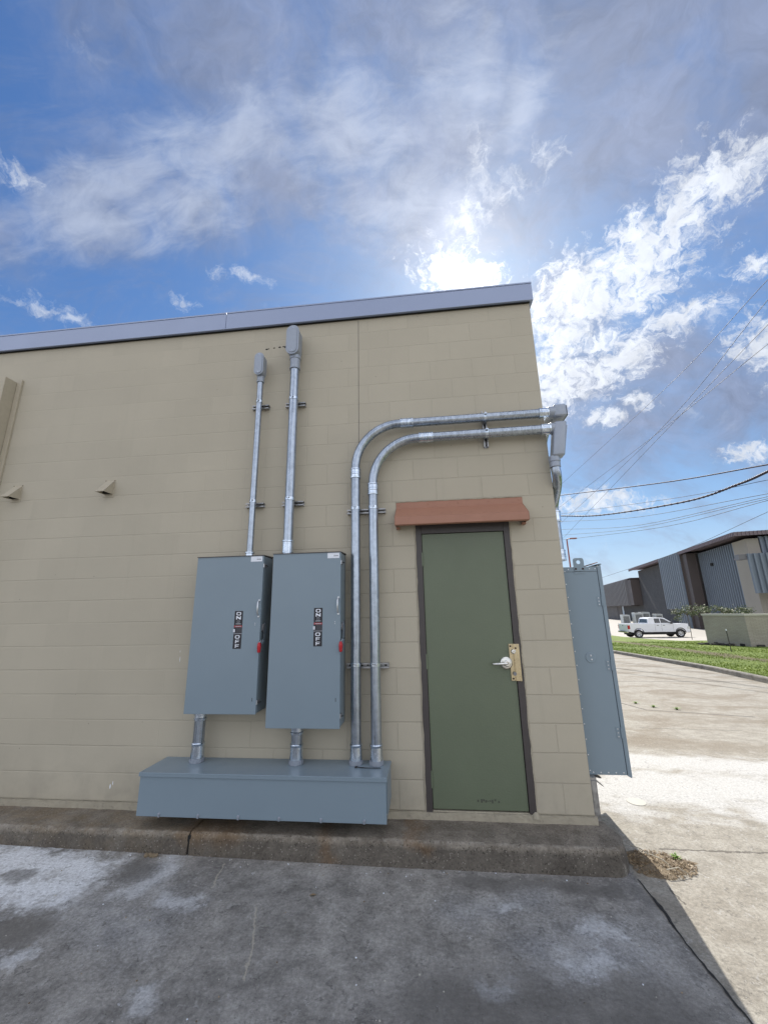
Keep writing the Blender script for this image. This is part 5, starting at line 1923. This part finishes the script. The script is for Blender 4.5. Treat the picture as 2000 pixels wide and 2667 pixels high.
# small trees
def tree(label, x, y, ztr, zc, rx, rz_, n=900):
    t_ = thing('small_tree', label, 'tree', (x, y, gz(x, y)), group='small trees before the grey building')
    g0 = gz(x, y)
    mb = MB()
    mb.tube([(0, 0, 0), (.05, .02, (zc - g0) * .5), (0, 0, zc - g0)], [.022, .02, .015], 'bark', 8)
    for i in range(9):
        a = i * .7 * 2; l = rx * random.uniform(.5, .95)
        mb.tube([(0, 0, (zc - g0) * .85), (l * .5 * math.cos(a), l * .5 * math.sin(a), zc - g0 + random.uniform(0, .15)), (l * math.cos(a), l * math.sin(a), zc - g0 + random.uniform(-.1, .3) * rz_)], [.02, .014, .006], 'bark', 5)
    mb.build('trunk', t_)
    mb = MB()
    cl2 = [(random.gauss(0, rx * .45), random.gauss(0, rx * .45), random.gauss(0, rz_ * .38)) for _ in range(16)]
    for i in range(n):
        c = random.choice(cl2)
        px = c[0] + random.gauss(0, rx * .16); py = c[1] + random.gauss(0, rx * .16); pz = c[2] + random.gauss(0, rz_ * .2) + zc - g0
        s_ = random.uniform(.04, .10)
        u = Vector((random.gauss(0, 1), random.gauss(0, 1), random.gauss(0, 1))).normalized() * s_
        v_ = u.orthogonal().normalized() * s_ * .45
        p = Vector((px, py, pz))
        mb.add([p - u, p + v_, p + u, p - v_], [(0, 1, 2, 3)], 'leaf')
    mb.build('crown', t_)


tree('small leafy tree before the ribbed panel, behind the pickup', 19.1, 31.6, 0, 1.1, .95, .55)
tree('small leafy tree showing over the pale screen wall', 18.6, 26.5, 0, 1.15, 1.15, .40, 1100)

# ------------------------------------------------------------------ light pole and wires
lp = thing('lamp_post', 'slender red-brown lamp post far behind the side cabinet', 'lamp post', (10.2, 30.0, gz(10, 30)))
mb = MB(); mb.tube([(0, 0, 0), (0, 0, 7.95)], [.075, .05], 'polered', 12); mb.build('pole', lp)
mb = MB(); mb.tube([(0, 0, 7.9), (.10, 0, 8.0), (.30, 0, 8.02)], .035, 'polered', 8); mb.build('arm', lp)
mb = MB(); mb.box(.25, .78, -.13, .13, 7.96, 8.06, 'polered', .03); mb.build('lamp_head', lp)

CP = Vector((-1.1247, -3.5035, 1.4624))
def azel(a, e, d):
    return CP + Vector((math.sin(R(a)) * math.cos(R(e)), math.cos(R(a)) * math.cos(R(e)), math.sin(R(e)))) * d
GW = 'overhead wires crossing the sky to the right'
def wire(label, pts, r, d0, d1, cat='wire', wrap=False, name='overhead_wire'):
    """strung cable from far (d0) to near (d1) through the given bearings, carried past both ends"""
    a = [q[0] for q in pts]; n_ = len(pts)
    P_ = []
    a0, a1 = a[0], a[-1]
    for az_, el_ in pts:
        t = (az_ - a0) / (a1 - a0)
        d = 1 / ((1 - t) / d0 + t / d1)
        P_.append(azel(az_, el_, d))
    # smooth
    out = []
    P2 = [P_[0] + (P_[0] - P_[1]) * .8] + P_ + [P_[-1] + (P_[-1] - P_[-2]) * .8]
    Q = [P2[0]] + P2 + [P2[-1]]
    for i in range(1, len(Q) - 2):
        for s in range(14):
            t = s / 14
            p0, p1, p2, p3 = Q[i - 1], Q[i], Q[i + 1], Q[i + 2]
            out.append(.5 * ((2 * p1) + (p2 - p0) * t + (2 * p0 - 5 * p1 + 4 * p2 - p3) * t * t + (3 * p1 - p0 - 3 * p2 + p3) * t ** 3))
    out.append(P2[-1])
    mb = MB(); mb.tube(out, r, 'wire', 8)
    if wrap:
        for i in range(4, len(out) - 4):
            mb.tube([out[i] - (out[i + 1] - out[i]).normalized() * r * .8, out[i] + (out[i + 1] - out[i]).normalized() * r * .8], r * 1.35, 'wire', 8)
    o = mb.build(name)
    return tag(o, label, cat, GW)


wire('thick dark overhead cable, topmost of the near-level lines', [(18.11, 14.65), (30.1, 14.34), (39.45, 14.2)], .020, 24, 15)
wire('thickest wrapped cable bundle sagging then rising to the right', [(18.3, 11.96), (22.94, 11.49), (31.7, 11.75), (36.83, 12.75), (39.31, 13.5)], .028, 24, 15, wrap=True)
wire('thin wire crossing just above the wrapped bundle', [(18.33, 12.23), (31.13, 12.34), (39.15, 12.65)], .0075, 24, 15)
wire('thin wire just below the wrapped bundle', [(18.3, 11.23), (26.65, 10.72), (38.87, 11.25)], .0085, 26, 16)
wire('thin level wire, second below the wrapped bundle', [(18.25, 10.18), (26.5, 9.72), (38.82, 10.96)], .0085, 26, 16)
wire('thin level wire, third below the wrapped bundle', [(18.25, 9.45), (26.45, 9.39), (38.78, 10.75)], .0085, 26, 16)
wire('thin level wire, lowest of those ending beside the lamp post', [(18.26, 8.83), (29.25, 9.19), (38.74, 10.57)], .0085, 26, 16)
wire('thin slanting wire, highest of the diagonal lines', [(18.22, 15.56), (31.94, 24.7), (43.36, 31.72)], .009, 40, 18)
wire('thin slanting wire, second highest at the right edge', [(18.46, 11.21), (30.7, 20.33), (42.92, 29.97)], .009, 40, 18)
wire('thin slanting wire, steepest near the lamp post', [(19.52, 10.19), (34.13, 22.24), (42.37, 27.74)], .009, 40, 18)
wire('thin slanting wire, lowest of the diagonals at the right edge', [(18.26, 13.07), (30.04, 19.85), (41.95, 25.96)], .009, 40, 18)
wire('single thin wire rising over the grey building roof', [(22.35, 3.8), (30.23, 6.15), (38.52, 9.41)], .010, 40, 22)
